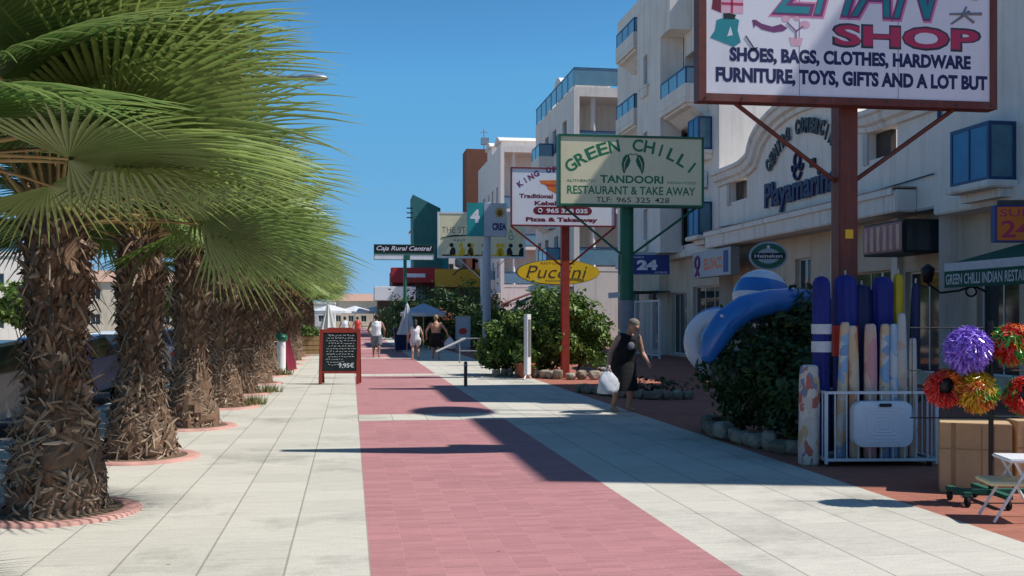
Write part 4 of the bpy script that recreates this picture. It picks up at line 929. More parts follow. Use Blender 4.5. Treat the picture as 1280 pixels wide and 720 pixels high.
# blue 24 sign, turned to the promenade walkers
t, fy = wall_panel('blue_sign', 'blue sign with a white 24, right of the green pole', 12.05, 41.2, 3.42, 2.15, .86, 'blue_sign', R(-12), .16)
l = MB(); letters(l, '24', -.3, .55, .2, .62, fy, bold=.06); l.build('lettering', 'sign_white', t)
l = MB(); letters(l, 'HORAS', .45, .95, .06, .14, fy, bold=0); l.build('lettering', 'sign_white', t)
l = MB(); letters(l, 'SUPERMERCADO', -.98, .0, .70, .77, fy, bold=0); l.build('lettering', 'sign_white', t)
MB().box(-1.05, 1.6, -.0, .06, .87, .95).build('bracket', 'metal_grey', t)
t, fy = wall_panel('shop_fascia', 'grey shop sign with orange letters and a purple ribbon emblem', 13.05, 35.1, 3.12, 3.9, .95, 'sign_grey', R(-90), .3)
l = MB(); letters(l, 'ESLOVACO', -.75, 1.1, .25, .68, fy, bold=.04); l.build('lettering', 'ink_orange', t)
em = MB(); em.torus((-1.4, fy-.01, .56), .22, .06, 16, 6, 0, 'y', -.8, 3.94); em.tube((-1.5, fy-.01, .38), (-1.22, fy-.01, .08), .055); em.tube((-1.3, fy-.01, .38), (-1.6, fy-.01, .08), .055); em.build('emblem', 'ink_purple', t)
MB().box(1.25, 1.7, fy-.01, fy-.002, .1, .85).build('side_picture', 'blue_sign', t)
# lit box sign on the shopping centre
t = thing('light_box_sign', 'dark box sign with a reddish picture panel under the white ledge', 'sign', (13.4, 22.95, 3.16), R(-90))
MB().box(-.95, .95, -.75, .2, 0, .78, bev=.02).build('case', 'dark', t); MB().box(-.9, .9, -.772, -.753, .05, .73).build('panel', 'menu_print', t)
MB().box(.953, .97, -.68, .12, .06, .72).build('side_panel', 'glass_dark', t)
b = MB(); [b.box(-.85+.3*i, -.70+.3*i, -.776, -.773, .1, .68) for i in range(6)]; b.build('stripe', 'bag_peach', t)
# oval beer sign
t = thing('oval_sign', 'green and white oval beer sign above the striped inflatable', 'sign', (11.0, 25.9, .17), R(-16))
MB().tube((0, .05, -.17), (0, .05, 3.0), .04).build('pole', 'metal_grey', t)
E2 = lambda a_, b_, n=40: [(a_*math.cos(a), 3.12+b_*math.sin(a)) for a in np.linspace(0, 2*math.pi, n+1)[:-1]]
MB().prism(E2(.50, .385), -.05, .05).build('panel', 'sign_grey', t); MB().prism(E2(.45, .335), -.058, -.051).build('field', 'sign_green', t); MB().prism(E2(.30, .20), -.064, -.059).build('inner_field', 'sign_grey', t)
MB().box(-.43, .43, -.072, -.065, 3.04, 3.20).build('band', 'black', t); l = MB(); letters(l, 'Heineken', -.36, .36, 3.07, 3.17, -.073, bold=.01); l.build('lettering', 'sign_white', t)
st = MB(); blob(st, [(.0+(.07 if i % 2 == 0 else .028)*math.sin(2*math.pi*i/10), 3.36+(.07 if i % 2 == 0 else .028)*math.cos(2*math.pi*i/10)) for i in range(9, -1, -1)], -.062); st.build('star', 'sign_white', t)
# orange 24h sign at the right edge
t, fy = wall_panel('orange_sign', 'orange sign with red lettering and number at the right edge of the photo', 11.52, 16.2, 2.95, 1.05, .64, 'orange_sign', R(-10), .16, 'blue_sign')
l = MB(); letters(l, 'SUPER', -.44, .44, .44, .57, fy, bold=.01); l.build('lettering', 'ink_crimson', t)
l = MB(); letters(l, '24H', -.42, .46, .08, .38, fy, bold=.02); l.build('lettering', 'ink_crimson', t)
MB().box(-.4, 2.0, -.03, .05, .66, .74).build('bracket', 'metal_dark', t)
# green awning
t = thing('awning', 'dark green restaurant awning with a white band and pale lettering', 'awning', (FX, 19.1, 0), R(-90))
b = MB(); n = 6; W0, W1 = .0, 9
b.add([(W0, .5, 3.25), (W1, .5, 3.25), (W1, -1.5, 2.72), (W0, -1.5, 2.72)], [(0, 3, 2, 1)]); b.add([(W0, .5, 3.22), (W1, .5, 3.22), (W1, -1.48, 2.69), (W0, -1.48, 2.69)], [(0, 1, 2, 3)])
b.add([(W1, .5, 3.25), (W1, -1.5, 2.72), (W1, -1.5, 2.3), (W1, .5, 2.3)], [(0, 1, 2, 3)]); b.add([(W0, .5, 3.25), (W0, -1.5, 2.72), (W0, -1.5, 2.35), ], [(0, 2, 1)]); b.build('canvas', 'canvas_green', t)
MB().box(W0, W1, -1.53, -1.503, 2.58, 2.74).build('band', 'stripe_white', t); MB().box(W0, W1, -1.53, -1.503, 2.25, 2.578).build('valance', 'canvas_green', t)
l = MB(); letters(l, 'GREEN CHILLI INDIAN RESTAURANT', .06, 3.05, 2.31, 2.52, -1.532, bold=.012); l.build('lettering', 'stripe_white', t)
t = thing('awning', 'small green awning below the blue sign with the number', 'awning', (FX, 46.4, 0), R(-90))
b = MB(); b.box(0, 3.6, -1.5, .3, 2.75, 2.8); b.build('canvas', 'canvas_green', t); MB().box(0, 3.6, -1.54, -1.503, 2.55, 2.8).build('valance', 'canvas_white', t)
# wall lantern on scrolled iron bracket
t = thing('wall_lantern', 'black wrought iron lantern bracket on the shop wall left of the awning', 'lamp', (12.75, 20.0, 2.2), R(-30))
b = MB(); b.path([(.55, .1, 0), (.3, 0, .12), (0, 0, .02), (-.35, 0, -.02), (-.6, 0, .18)], .025, 6); b.torus((.25, 0, .0), .1, .02, 16, 6, 0, 'y'); b.build('bracket', 'black', t)
MB().lathe([(.02, .5), (.13, .42), (.15, .38), (.09, .12), (.03, .08)], (-.6, 0, .1), 8).build('lantern', 'black', t)
# white gate fence
t = thing('gate', 'white metal gate with vertical bars before the shops', 'gate', (12.2, 40.6, 0), R(-90))
b = MB(); 
for x in (-2.4, -1.2, .0, 1.1): b.box(x-.04, x+.04, -.04, .04, 0, 2.4)
for z in (.1, 2.3): b.box(-2.4, 1.1, -.025, .025, z, z+.06)
b.build('frame', 'white_paint', t); b = MB()
for x in np.arange(-2.3, 1.1, .17): b.tube((x, 0, .15), (x, 0, 2.3), .012, n=5)
b.build('bar', 'white_paint', t)
# more shop fronts awnings further down
for (x, y, m_, la) in ((11.3, 60, 'canvas_green', 'dark green shop awning under the railed terrace block'), (11.4, 67, 'canvas_rust', 'rust coloured shop awning further along under the terrace block'), (11.9, 90, 'canvas_white', 'white shop awning far along the building row')):
    t = thing('awning', la, 'awning', (x, y, 0), R(-90)); b = MB(); b.add([(-1.8, .5, 3.3), (1.8, .5, 3.3), (1.8, -1.3, 2.6), (-1.8, -1.3, 2.6), (-1.8, -1.3, 2.35), (1.8, -1.3, 2.35)], [(0, 3, 2, 1), (3, 4, 5, 2)]); b.build('canvas', m_, t)
    bb = MB(); [bb.tube((s_*1.75, .45, 2.5), (s_*1.75, -1.28, 2.6), .02) for s_ in (-1, 1)]; bb.build('arm', 'metal_grey', t)
t, fy = wall_panel('shop_fascia', 'white shop sign below the terrace block, right of the yellow oval', 11.3, 56.5, 2.9, 2.6, .55, 'sign_white', R(-20), .12)

# ------------------------------------------------------------------ A-board
t = thing('menu_board', 'black menu chalkboard in a red wooden frame, standing on the white paving', 'menu board', (-.25, 25.8, 0), R(-7))
def aboard(t, sgn):
    tilt = R(9)*sgn; rot = Matrix.Rotation(tilt, 4, 'X')
    def put(mb): mb.v = [tuple((rot @ Vector((x, y, z-1.40))) + Vector((0, 0, 1.40))) for x, y, z in mb.v]; return mb
    for s in (-1, 1): put(MB().box(s*.46-.04, s*.46+.04, -.025, .025, .0, 1.36, bev=.006)).build('leg', 'red_wood', t)
    f = MB(); f.box(-.42, .42, -.022, .022, 1.27, 1.35); f.box(-.42, .42, -.022, .022, .26, .31); f.prism([(-.35, 1.352), (.35, 1.352), (.28, 1.40), (-.28, 1.40)], -.02, .02); put(f).build('frame', 'red_wood', t)
    p = put(MB().box(-.417, .417, -.014, .014, .312, 1.268)).build('board', 'board_black', t)
    return put, p
aboard(t, 1)
put, _ = aboard(t, -1)
ch = MB(); rr = random.Random(5)
put0 = Matrix.Rotation(R(-9), 4, 'X')
for k in range(12):
    z = 1.20-.066*k; x = -.34+rr.uniform(0, .08)
    while x < .34-(.0 if k < 9 else .25):
        l_ = rr.uniform(.02, .07); hh = .022 if k else .034; y = -.019
        n_ = max(2, int(l_/.014)); pts = [(x+l_*i/n_, y, z+rr.uniform(-hh, hh)*.6) for i in range(n_+1)]; ch.path(pts, .0045, 4); x += l_+rr.uniform(.015, .04)
letters(ch, '9,95€', -.02, .36, .38, .52, -.0165, bold=.02)
ch.v = [tuple((put0 @ Vector((x, y, z-1.40))) + Vector((0, 0, 1.40))) for x, y, z in ch.v]
# front face leans back: the front leaf is the one turned by -9 degrees
ch.build('chalk_lettering', 'chalk', t)

# ------------------------------------------------------------------ people
def remesh(mb, name, m, parent, vox=.014, smooth=4):
    me0 = mb.data('tmp', m); o = bpy.data.objects.new('tmp', me0); COL.objects.link(o)
    r = o.modifiers.new('r', 'REMESH'); r.mode = 'VOXEL'; r.voxel_size = vox; r.use_smooth_shade = True
    s = o.modifiers.new('s', 'SMOOTH'); s.iterations = smooth; s.factor = .5
    dg = bpy.context.evaluated_depsgraph_get(); dg.update(); me = bpy.data.meshes.new_from_object(o.evaluated_get(dg)); me.name = name
    bpy.data.objects.remove(o); bpy.data.meshes.remove(me0)
    me.materials.clear(); me.materials.append(M[m]); me.polygons.foreach_set('use_smooth', [True]*len(me.polygons))
    return link(name, me, parent)
def limb(mb, pts, rs):
    pts = [Vector(p) for p in pts]
    mb.path(pts, rs, 12)
    for p, r in zip(pts, rs): mb.ball(p, r, n=12, m=8)
def hand(mb, w, d, side, curl=.5):
    """palm, four fingers and a side thumb from wrist w along d; side = thumb direction"""
    w = Vector(w); d = Vector(d).normalized(); sd = (Vector(side)-d*Vector(side).dot(d)).normalized(); nn = d.cross(sd)
    limb(mb, [w, w+d*.045, w+d*.085], [.026, .03, .03])
    for i, (o, L) in enumerate(((.028, .07), (.010, .08), (-.009, .075), (-.027, .06))):
        b = w+d*.085+sd*o; limb(mb, [b, b+d*L*.5+nn*L*.12*curl*2, b+d*L*.8+nn*L*.5*curl*2], [.0105, .0095, .008])
    b = w+d*.03+sd*.028; limb(mb, [b, b+sd*.03+d*.03, b+sd*.035+d*.062], [.013, .011, .009])
def face(mb, c, f, up, s=1):
    """nose, brow, chin and ears on a head at c looking along f"""
    c = Vector(c); f = Vector(f).normalized(); up = Vector(up).normalized(); r = f.cross(up)
    mb.ball(c+f*.10*s-up*.012*s, .016*s, n=8, m=6); mb.ball(c+f*.075*s-up*.075*s, .042*s, n=10, m=8); mb.ball(c+f*.085*s+up*.03*s, .03*s, n=8, m=6)
    for q in (-1, 1): mb.ball(c+r*q*.078*s-f*.005*s, .013*s, .022*s, .03*s, n=8, m=6)
def person(label, loc, rz, H, skin, hair, arms, legs, lean=0, group=None, headf=None, sex='m', long_hair=False, bulk=1.14):
    """figure faces local +y. arms: two lists (shoulder offset, elbow, hand) ; legs: two lists (hip, knee, ankle, toe)"""
    t = thing('person', label, 'person', loc, rz, group); k = H/1.75; V3 = lambda p: Vector(p)*k
    b = MB(); ln = lean; sh = 1.43; spine = lambda z: Vector((0, ln*max(0, z-.95), z))
    wS = .19 if sex == 'm' else .165
    limb(b, [V3(spine(.93)), V3(spine(1.10)), V3(spine(1.28)), V3(spine(1.40))], [.135*k, .125*k, .145*k, .11*k])
    for s in (-1, 1):
        limb(b, [V3(spine(.92)+Vector((s*.06, 0, 0))), V3(spine(1.12)+Vector((s*.055, 0, 0))), V3(spine(1.32)+Vector((s*.09, 0, 0))), V3(spine(1.42)+Vector((s*wS*.85, 0, 0)))], [.12*k, .10*k, .095*k, .062*k])
    limb(b, [V3(spine(1.42)), V3(spine(1.54)+Vector((0, .015, 0)))], [.06*k, .052*k])
    hd = spine(1.65)+Vector((0, .03+ln*.1, -abs(ln)*.06)); f = Vector(headf or (0, 1, 0)); up = Vector((0, 0, 1)) if not headf else Vector((0, -f.z, 1)).normalized()
    b.ball(V3(hd), .078*k, .096*k, .115*k); face(b, V3(hd), f, up, k)
    for s, arm in zip((-1, 1), arms):
        p = [spine(1.40)+Vector((s*wS, 0, 0))]+[Vector(q) for q in arm]
        limb(b, [V3(q) for q in p[:3]], [.055*k, .042*k, .027*k]); m_ = (V3(p[1])*.55+V3(p[2])*.45); b.ball(m_, .041*k, n=10, m=8)
        d = (p[2]-p[1]).normalized(); hand(b, V3(p[2]), d, (-s*.3, 1, 0))
    for s, leg in zip((-1, 1), legs):
        q = [V3(x) for x in leg]; limb(b, q[:3], [.095*k, .058*k, .036*k]); b.ball(q[1]*.68+q[2]*.32-Vector((0, .022*k, 0)), .055*k, .055*k, .12*k)
        limb(b, [q[2]+Vector((0, -.02*k, -.045*k)), q[2]+Vector((0, .03*k, -.04*k)), q[3]], [.036*k, .036*k, .026*k])
    t.scale = (bulk, bulk, 1); remesh(b, 'body', skin, t)
    h = MB(); c = V3(hd)-f*.012*k+up*.018*k; h.ball(c-f*.01*k, .092*k, .105*k, .116*k)
    if long_hair: limb(h, [c-f*.03*k, c-f*.07*k-Vector((0, 0, .14*k)), c-f*.10*k-Vector((0, 0, .3*k))], [.085*k, .085*k, .055*k])
    # cut the face free
    ho = remesh(h, 'hair', hair, t, .016, 2)
    bm = bmesh.new(); bm.from_mesh(ho.data); 
    dl = [v for v in bm.verts if (v.co-V3(hd)).dot(f) > .02*k and (v.co-V3(hd)).dot(up) < .055*k]
    bmesh.ops.delete(bm, geom=dl, context='VERTS'); bm.to_mesh(ho.data); bm.free()
    return t, k, spine
def shirt(t, k, spine, m, z0=.9, z1=1.44, wS=.19, sleeves=None, name='shirt', grow=.018):
    b = MB(); zs = np.linspace(z0, z1-.06, 5)
    limb(b, [spine(z)*k for z in zs], [(.135+grow)*k, (.13+grow)*k, (.135+grow)*k, (.15+grow)*k, (.115+grow)*k])
    for s in (-1, 1):
        limb(b, [(spine(z)+Vector((s*o, 0, 0)))*k for z, o in ((z0+.02, .06), (1.12, .055), (1.32, .09), (1.42, wS*.7))], [(.125+grow)*k, (.10+grow)*k, (.097+grow)*k, (.055+grow)*k])
        if sleeves: limb(b, [(spine(1.41)+Vector((s*wS, 0, 0)))*k, Vector(sleeves[0 if s < 0 else 1])*k], [(.058+grow)*k, (.052+grow)*k])
    return remesh(b, name, m, t, .016)
def shorts(t, k, m, legs, end=.75, wide=.105, name='shorts'):
    b = MB(); limb(b, [Vector((0, 0, .99))*k, Vector((0, 0, .90))*k], [.145*k, .15*k])
    for leg in legs:
        h0, kn = Vector(leg[0]), Vector(leg[1]); e = h0+(kn-h0)*end; limb(b, [h0*k, e*k], [(wide+.02)*k, wide*k]); 
        s = -1 if h0.x < 0 else 1; limb(b, [Vector((s*.065, 0, .98))*k, Vector((s*.065, 0, .9))*k], [.125*k, .13*k])
    return remesh(b, name, m, t, .016)
STR = lambda a, b: ([(-.10, 0, .90), (-.10, .05+a, .50), (-.10, -.05+a, .09), (-.12, .12+a, .03)], [(.10, 0, .90), (.10, .05+b, .50), (.10, -.05+b*1.6, .10), (.12, .10+b*1.6, .035)])
# man walking away, white vest
lg = STR(.12, -.14); t, k, sp = person('person in a white sleeveless shirt and grey shorts walking away on the red paving', (1.06, 42.6, 0), R(-4), 1.76, 'skin_dark', 'hair_dark', [[(-.30, -.02, 1.14), (-.26, .16, .98)], [(.30, -.06, 1.13), (.27, .06, .90)]], lg)
shirt(t, k, sp, 'cloth_white', .92); shorts(t, k, 'cloth_grey', lg, .85)
# woman in white
lg = STR(-.10, .10); t, k, sp = person('dark haired person in a white top and pale shorts walking away beside a shirtless companion', (2.50, 40.0, 0), R(-8), 1.56, 'skin', 'hair_dark', [[(-.27, -.04, 1.13), (-.28, .08, .90)], [(.27, -.04, 1.13), (.29, .05, .89)]], lg, sex='f', long_hair=True)
shirt(t, k, sp, 'cloth_white', .88, 1.42, .165); shorts(t, k, 'canvas_white', lg, .5, .11)
# shirtless man with bag
lg = STR(.10, -.08); t, k, sp = person('shirtless person in black shorts walking away with a white bag', (3.35, 40.6, 0), R(-6), 1.74, 'skin', 'hair_fair', [[(-.33, -.02, 1.14), (-.33, .10, .90)], [(.36, -.02, 1.14), (.44, .02, .88)]], lg)
shorts(t, k, 'cloth_black', lg, .8, .12)
def plastic_bag(label, loc, w_, h, rz=0):
    t = thing('plastic_bag', label, 'bag', loc, rz); b = MB(); rng = random.Random(int(w_*1000)); n = 22
    prof = [(.30, 0), (.46, .03), (.50, .18), (.50, .40), (.44, .58), (.32, .74), (.20, .86), (.10, .95), (.06, 1.0)]
    vs = []; fs = []
    for r, z in prof:
        for i in range(n):
            a = 2*math.pi*i/n; q = r*w_*(1+.10*math.sin(3*a+z*7)+rng.uniform(-.05, .05)); vs.append((q*math.cos(a), q*.62*math.sin(a), z*h))
    for i in range(len(prof)-1):
        for j in range(n): fs.append((i*n+j, i*n+(j+1) % n, (i+1)*n+(j+1) % n, (i+1)*n+j))
    fs.append(tuple(range(n-1, -1, -1))); b.add(vs, fs, 0, True); b.build('sack', 'bag_plastic', t)
    MB().torus((0, 0, h+.015), .045, .012, 14, 6, 0, 'x').build('handle', 'bag_plastic', t); return t
plastic_bag('white plastic bag held by the shirtless person in the distance', (3.90, 40.55, .42), .46, .46)
# elderly woman leaning forward with a carrier bag, facing the camera and turned to the right
lg = [[(-.09, 0, .88), (-.10, .08, .48), (-.10, 0, .09), (-.13, .12, .03)], [(.09, -.02, .88), (.10, .03, .48), (.11, -.10, .09), (.12, .04, .03)]]
t, k, sp = person('grey haired person in black leaning forward, carrying a white carrier bag in the shade', (4.74, 17.5, 0), R(180+16), 1.62, 'skin', 'hair_grey', [[(-.24, .15, 1.12), (-.25, .30, .94)], [(.28, .10, 1.12), (.34, .16, .84)]], lg, lean=.34, headf=(0, .75, -.66), sex='f', bulk=1.28)
shirt(t, k, sp, 'cloth_black', .86, 1.43, .165, name='blouse', grow=.022)
b = MB(); pr = [(.165, .98), (.185, .86), (.19, .7), (.205, .5), (.215, .40)]
limb(b, [Vector((0, .01, .96))*k, Vector((0, .01, .84))*k], [.16*k, .17*k])
vs = []; fs = []; n = 28
for i, (r, z) in enumerate(pr):
    for j in range(n):
        a = 2*math.pi*j/n; q = r*(1+.05*math.sin(7*a)*(1-(z-.4)/.6)); vs.append((q*1.08*math.cos(a)*k, (.015+q*.85*math.sin(a))*k, z*k))
for i in range(len(pr)-1):
    for j in range(n): fs.append((i*n+j, (i+1)*n+j, (i+1)*n+(j+1) % n, i*n+(j+1) % n))
MB().add(vs, fs, 0, True).build('skirt', 'cloth_black', t)
pt = MB(); pt.ball((sp(1.22)*k+Vector((.03, .175, .03))), .055, .02, .07, n=10, m=8); pt.build('blouse_print', 'cloth_grey', t)
hp = Matrix.Rotation(R(196), 4, 'Z') @ (Vector((.355*1.28, .17*1.28, .72))*k)
plastic_bag('white carrier bag hanging from the hand of the stooping person in black', (4.74+hp.x, 17.5+hp.y, .34), .40, .43, R(20))
# two small figures far down the promenade
for (x, y, top, la) in ((-.35, 66, 'cloth_white', 'tiny distant person in white past the closed parasol'), (.5, 74, 'ink_red', 'tiny distant person in red near the far tents')):
    lg = STR(.1, -.1); t, k, sp = person(la, (x, y, 0), 0, 1.7, 'skin', 'hair_dark', [[(-.29, 0, 1.13), (-.3, .1, .9)], [(.29, 0, 1.13), (.3, .02, .9)]], lg); shirt(t, k, sp, top); shorts(t, k, 'cloth_grey', lg)

# ------------------------------------------------------------------ things in the middle distance
t = thing('bollard', 'thin dark metal bollard at the right edge of the red paving', 'bollard', (2.73, 24.43, 0)); MB().lathe([(0.0, .60), (.03, .595), (.042, .57), (.042, 0)], n=14).build('post', 'metal_dark', t); MB().lathe([(.05, .50), (.05, .53), (.042, .54)], n=14).build('collar', 'metal_grey', t)
t = thing('banner_stand', 'tall narrow white banner stand with splayed feet beside the terracotta pot', 'banner', (4.68, 27.0, 0), R(62))
MB().box(-.16, .16, -.05, .05, .12, 1.74, bev=.01).build('column', 'white_paint', t); MB().box(-.12, .12, -.056, -.051, .6, 1.6).build('panel', 'metal_grey', t)
for s in (-1, 1): MB().path([(0, 0, .2), (s*.12, 0, .12), (s*.30, 0, .012)], .022, 6).build('leg', 'white_paint', t)
def pot(label, loc, s):
    t = thing('plant_pot', label, 'pot', loc); MB().lathe([(0, .0), (.20*s, 0), (.26*s, .34*s), (.30*s, .36*s), (.30*s, .42*s), (.26*s, .42*s), (.25*s, .36*s), (0, .36*s)], n=24).build('pot', 'terracotta', t)
    foliage('foliage', [(0, 0, .62*s, .34*s, .34*s, .34*s)], 500, .07, 'leaf_mid', 3, t); return t
pot('square shouldered terracotta pot with a leafy plant beside the white banner stand', (4.72, 27.62, 0), .98)
bush('large round dense green bush behind the red signpost', (5.95, 28.6, .1), [(0, 0, 1.25, 1.15, .95, 1.05), (-.7, .1, 1.0, .7, .7, .75), (.75, .1, .95, .65, .7, .7), (0.1, 0, 1.75, .7, .6, .55)], 9000, .085, 'leaf_mid', 21, 6)
bush('looser lower green bush left of the white banner stand', (4.35, 29.1, .05), [(0, 0, .8, .62, .6, .65), (.25, .3, 1.2, .45, .4, .45), (-.35, .1, .5, .4, .4, .4)], 3800, .08, 'leaf_mid', 22, 4)
rock_edge('stone border round the bed of the red signpost', [(3.95, 28.4), (4.6, 28.2), (5.1, 27.5), (5.6, 26.7), (6.5, 26.5), (7.1, 27.2), (7.1, 28.6)], 4)
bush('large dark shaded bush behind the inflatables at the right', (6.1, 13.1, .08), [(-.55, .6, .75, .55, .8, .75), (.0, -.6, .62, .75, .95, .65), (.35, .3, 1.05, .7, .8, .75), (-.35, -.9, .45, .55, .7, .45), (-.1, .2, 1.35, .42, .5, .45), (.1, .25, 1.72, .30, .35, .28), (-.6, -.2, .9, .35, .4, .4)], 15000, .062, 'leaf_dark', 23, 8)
rock_edge('stone border along the large shaded bush', [(5.65, 14.7), (5.12, 14.3), (5.0, 13.4), (5.08, 12.5), (5.2, 11.75), (5.5, 11.5)], 6, h=.24)
rock_edge('low stone border behind the stooping person', [(4.95, 22.2), (5.2, 21.6), (5.5, 20.6), (6.0, 19.9), (6.9, 19.9)], 8, h=.2)
bush('low sparse plants in the bed behind the stooping person', (6.4, 21.2, 0), [(0, 0, .18, .8, .7, .18)], 260, .06, 'leaf_dark', 24, 4)
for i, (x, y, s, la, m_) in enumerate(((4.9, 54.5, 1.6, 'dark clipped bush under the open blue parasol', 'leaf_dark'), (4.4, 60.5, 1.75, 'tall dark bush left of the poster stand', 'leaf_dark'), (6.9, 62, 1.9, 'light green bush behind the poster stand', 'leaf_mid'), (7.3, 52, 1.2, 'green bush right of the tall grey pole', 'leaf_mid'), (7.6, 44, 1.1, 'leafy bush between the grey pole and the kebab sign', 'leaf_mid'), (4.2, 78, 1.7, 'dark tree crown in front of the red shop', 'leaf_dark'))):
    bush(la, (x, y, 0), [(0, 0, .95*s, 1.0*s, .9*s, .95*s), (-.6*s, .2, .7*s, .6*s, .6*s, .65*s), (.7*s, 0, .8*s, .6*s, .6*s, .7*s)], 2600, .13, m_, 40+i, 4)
for i, (x, y, h) in enumerate(((-8, 140, 3.4), (-14, 165, 4.2), (6, 150, 3.6), (-19, 120, 3.6), (-17.5, 60, 2.6), (-18, 34, 2.4))):
    t = bush(['rounded tree at the far end of the palm row', 'rounded tree beyond the road in the distance', 'tree in front of the far cream house', 'tree across the road behind the far palms', 'tree across the road behind the middle palms', 'tree across the road behind the near palms'][i], (x, y, -.1), [(0, 0, h, h*.5, h*.5, h*.42), (-h*.25, .3, h*.8, h*.35, h*.35, h*.3), (h*.3, -.2, h*.85, h*.33, h*.35, h*.3)], 2600, .22, 'leaf_mid', 60+i, 5, 'tree', None, 'tree')
def closed_parasol(label, loc, h, m='canvas_white'):
    t = thing('parasol', label, 'parasol', loc); MB().tube((0, 0, 0), (0, 0, h+.08), .025).build('pole', 'metal_grey', t); MB().lathe([(.24, .003), (.24, .08), (.05, .1)], n=16).build('base', 'kerb_stone', t)
    b = MB(); n = 24; prof = [(.02, h), (.07, h-.12), (.17, h-.6), (.30, h-1.15), (.40, h-1.5), (.34, h-1.52)]; vs = []; fs = []
    for r, z in prof:
        for i in range(n): a = 2*math.pi*i/n; q = r*(1+(.28 if i % 3 == 0 else -.12)*min(1, (h-z)/.6)); vs.append((q*math.cos(a), q*math.sin(a), z))
    for i in range(len(prof)-1):
        for j in range(n): fs.append((i*n+j, i*n+(j+1) % n, (i+1)*n+(j+1) % n, (i+1)*n+j))
    b.add(vs, fs); b.build('canopy', m, t); return t
closed_parasol('closed white parasol behind the chalkboard, at the end of the palms', (-1.1, 52.0, 0), 2.35)
closed_parasol('closed white parasol in front of the open blue parasol', (2.69, 49.3, 0), 2.35)
def open_parasol(label, loc, r, h, m, m2=None):
    t = thing('parasol', label, 'parasol', loc); MB().tube((0, 0, 0), (0, 0, h), .03).build('pole', 'metal_grey', t); MB().lathe([(.26, .003), (.26, .08), (.05, .1)], n=16).build('base', 'kerb_stone', t)
    b = MB(); n = 8; vs = [(0, 0, h)]+[(r*math.cos(2*math.pi*i/n), r*math.sin(2*math.pi*i/n), h-.5) for i in range(n)]+[(r*math.cos(2*math.pi*i/n), r*math.sin(2*math.pi*i/n), h-.68) for i in range(n)]
    b.add(vs, [(0, 1+i, 1+(i+1) % n) for i in range(n)]); b.add(vs, [(1+i, 1+n+i, 1+n+(i+1) % n, 1+(i+1) % n) for i in range(n)], 1); b.build('canopy', [m, m2 or m], t); return t
open_parasol('open pale blue parasol over the cafe terrace', (3.75, 53.2, 0), 1.2, 2.4, 'canvas_blue', 'canvas_white'); open_parasol('open rust coloured parasol right of the pale blue one', (4.75, 55.2, 0), 1.2, 2.2, 'canvas_rust')
for i, (x, y) in enumerate(((-1.6, 84), (.4, 92), (2.2, 100), (-2.6, 108))): open_parasol(['white market parasol far down the promenade, leftmost of four', 'white market parasol far down, second of four', 'white market parasol far down, third of four', 'white market parasol far down, rearmost of four'][i], (x, y, 0), 1.7, 2.7, 'canvas_white')
t = thing('rubbish_bin', 'dark plastic wheeled bin beside the walking couple', 'bin', (2.6, 50.5, 0)); MB().prism([(-.42, .06), (.42, .06), (.5, 1.05), (-.5, 1.05)], -.4, .4).build('body', 'parasol_navy', t); MB().box(-.55, .55, -.45, .45, 1.053, 1.13, bev=.03).build('lid', 'dark', t); [MB().tube((s*.3-.03, .3, .06), (s*.3+.03, .3, .06), .06).build('wheel', 'tyre', t) for s in (-1, 1)]
t = thing('poster_stand', 'grey framed poster stand with a red emblem beside the grey pole', 'poster', (5.35, 49.0, 0), R(-8)); b = MB(); b.box(-.36, .36, -.04, .04, .0, 1.72, bev=.01); b.build('frame', 'metal_grey', t); MB().box(-.30, .30, -.05, -.042, .25, 1.62).build('panel', 'sign_grey', t); MB().ball((0, -.052, 1.0), .2, .01, .16).build('emblem', 'ink_red', t)
t = thing('railing', 'low grey metal railing round the cafe terrace', 'railing', (5.0, 36.8, 0), R(-9)); b = MB()
for x in (-1.1, -.4, .3, 1.0): b.tube((x, 0, 0), (x, 0, .92), .022)
for z in (.45, .9): b.tube((-1.1, 0, z), (1.0, 0, z), .02)
b.build('frame', 'metal_grey', t)
MB().path([(-1.95, -.05, .42), (-.9, -.05, .90)], [.03, .035], 8).build('barrier_arm', 'white_paint', t)
def table(label, loc):
    t = thing('cafe_table', label, 'table', loc); MB().lathe([(0, .72), (.42, .72), (.42, .75), (0, .75)], n=20).build('tabletop', 'white_paint', t); MB().tube((0, 0, .02), (0, 0, .72), .03).build('leg', 'metal_grey', t); MB().lathe([(0, 0), (.24, 0), (.22, .03), (0, .04)], n=16).build('base', 'metal_grey', t); return t
table('round white cafe table behind the low grey railing', (5.4, 39, 0)); table('round white cafe table farther back on the terrace', (6.5, 42, 0))
# left side bits by the palms
t = thing('folded_board', 'folded maroon board leaning by a palm trunk', 'board', (-1.98, 32.7, 0), R(70)); b = MB(); b.prism([(-.35, 0), (.35, 0), (.28, 1.12), (-.28, 1.12)], -.03, .02); b.v = [(x, y+.22*(1.12-z), z) for x, y, z in b.v]; b.build('panel', 'maroon', t); b = MB(); b.prism([(-.35, 0), (.35, 0), (.28, 1.12), (-.28, 1.12)], .03, .06); b.v = [(x, y-.22*(1.12-z), z) for x, y, z in b.v]; b.build('back_panel', 'ink_maroon', t)
t = thing('litter_bin', 'white post litter bin with a rounded green lid between palm trunks', 'bin', (-2.02, 31.0, 0)); MB().tube((0, 0, 0), (0, 0, .98), .13, n=16).build('post', 'white_paint', t); MB().ball((0, 0, 1.05), .2, .2, .14).build('lid', 'sign_green', t)
t = thing('planter_box', 'wooden plank planter box left of the closed parasol', 'planter', (-1.75, 45.5, 0)); b = MB(); [b.box(-.45, .45, -.3, .3, .05+.2*i, .235+.2*i, bev=.01) for i in range(4)]; b.build('box', 'wood', t)
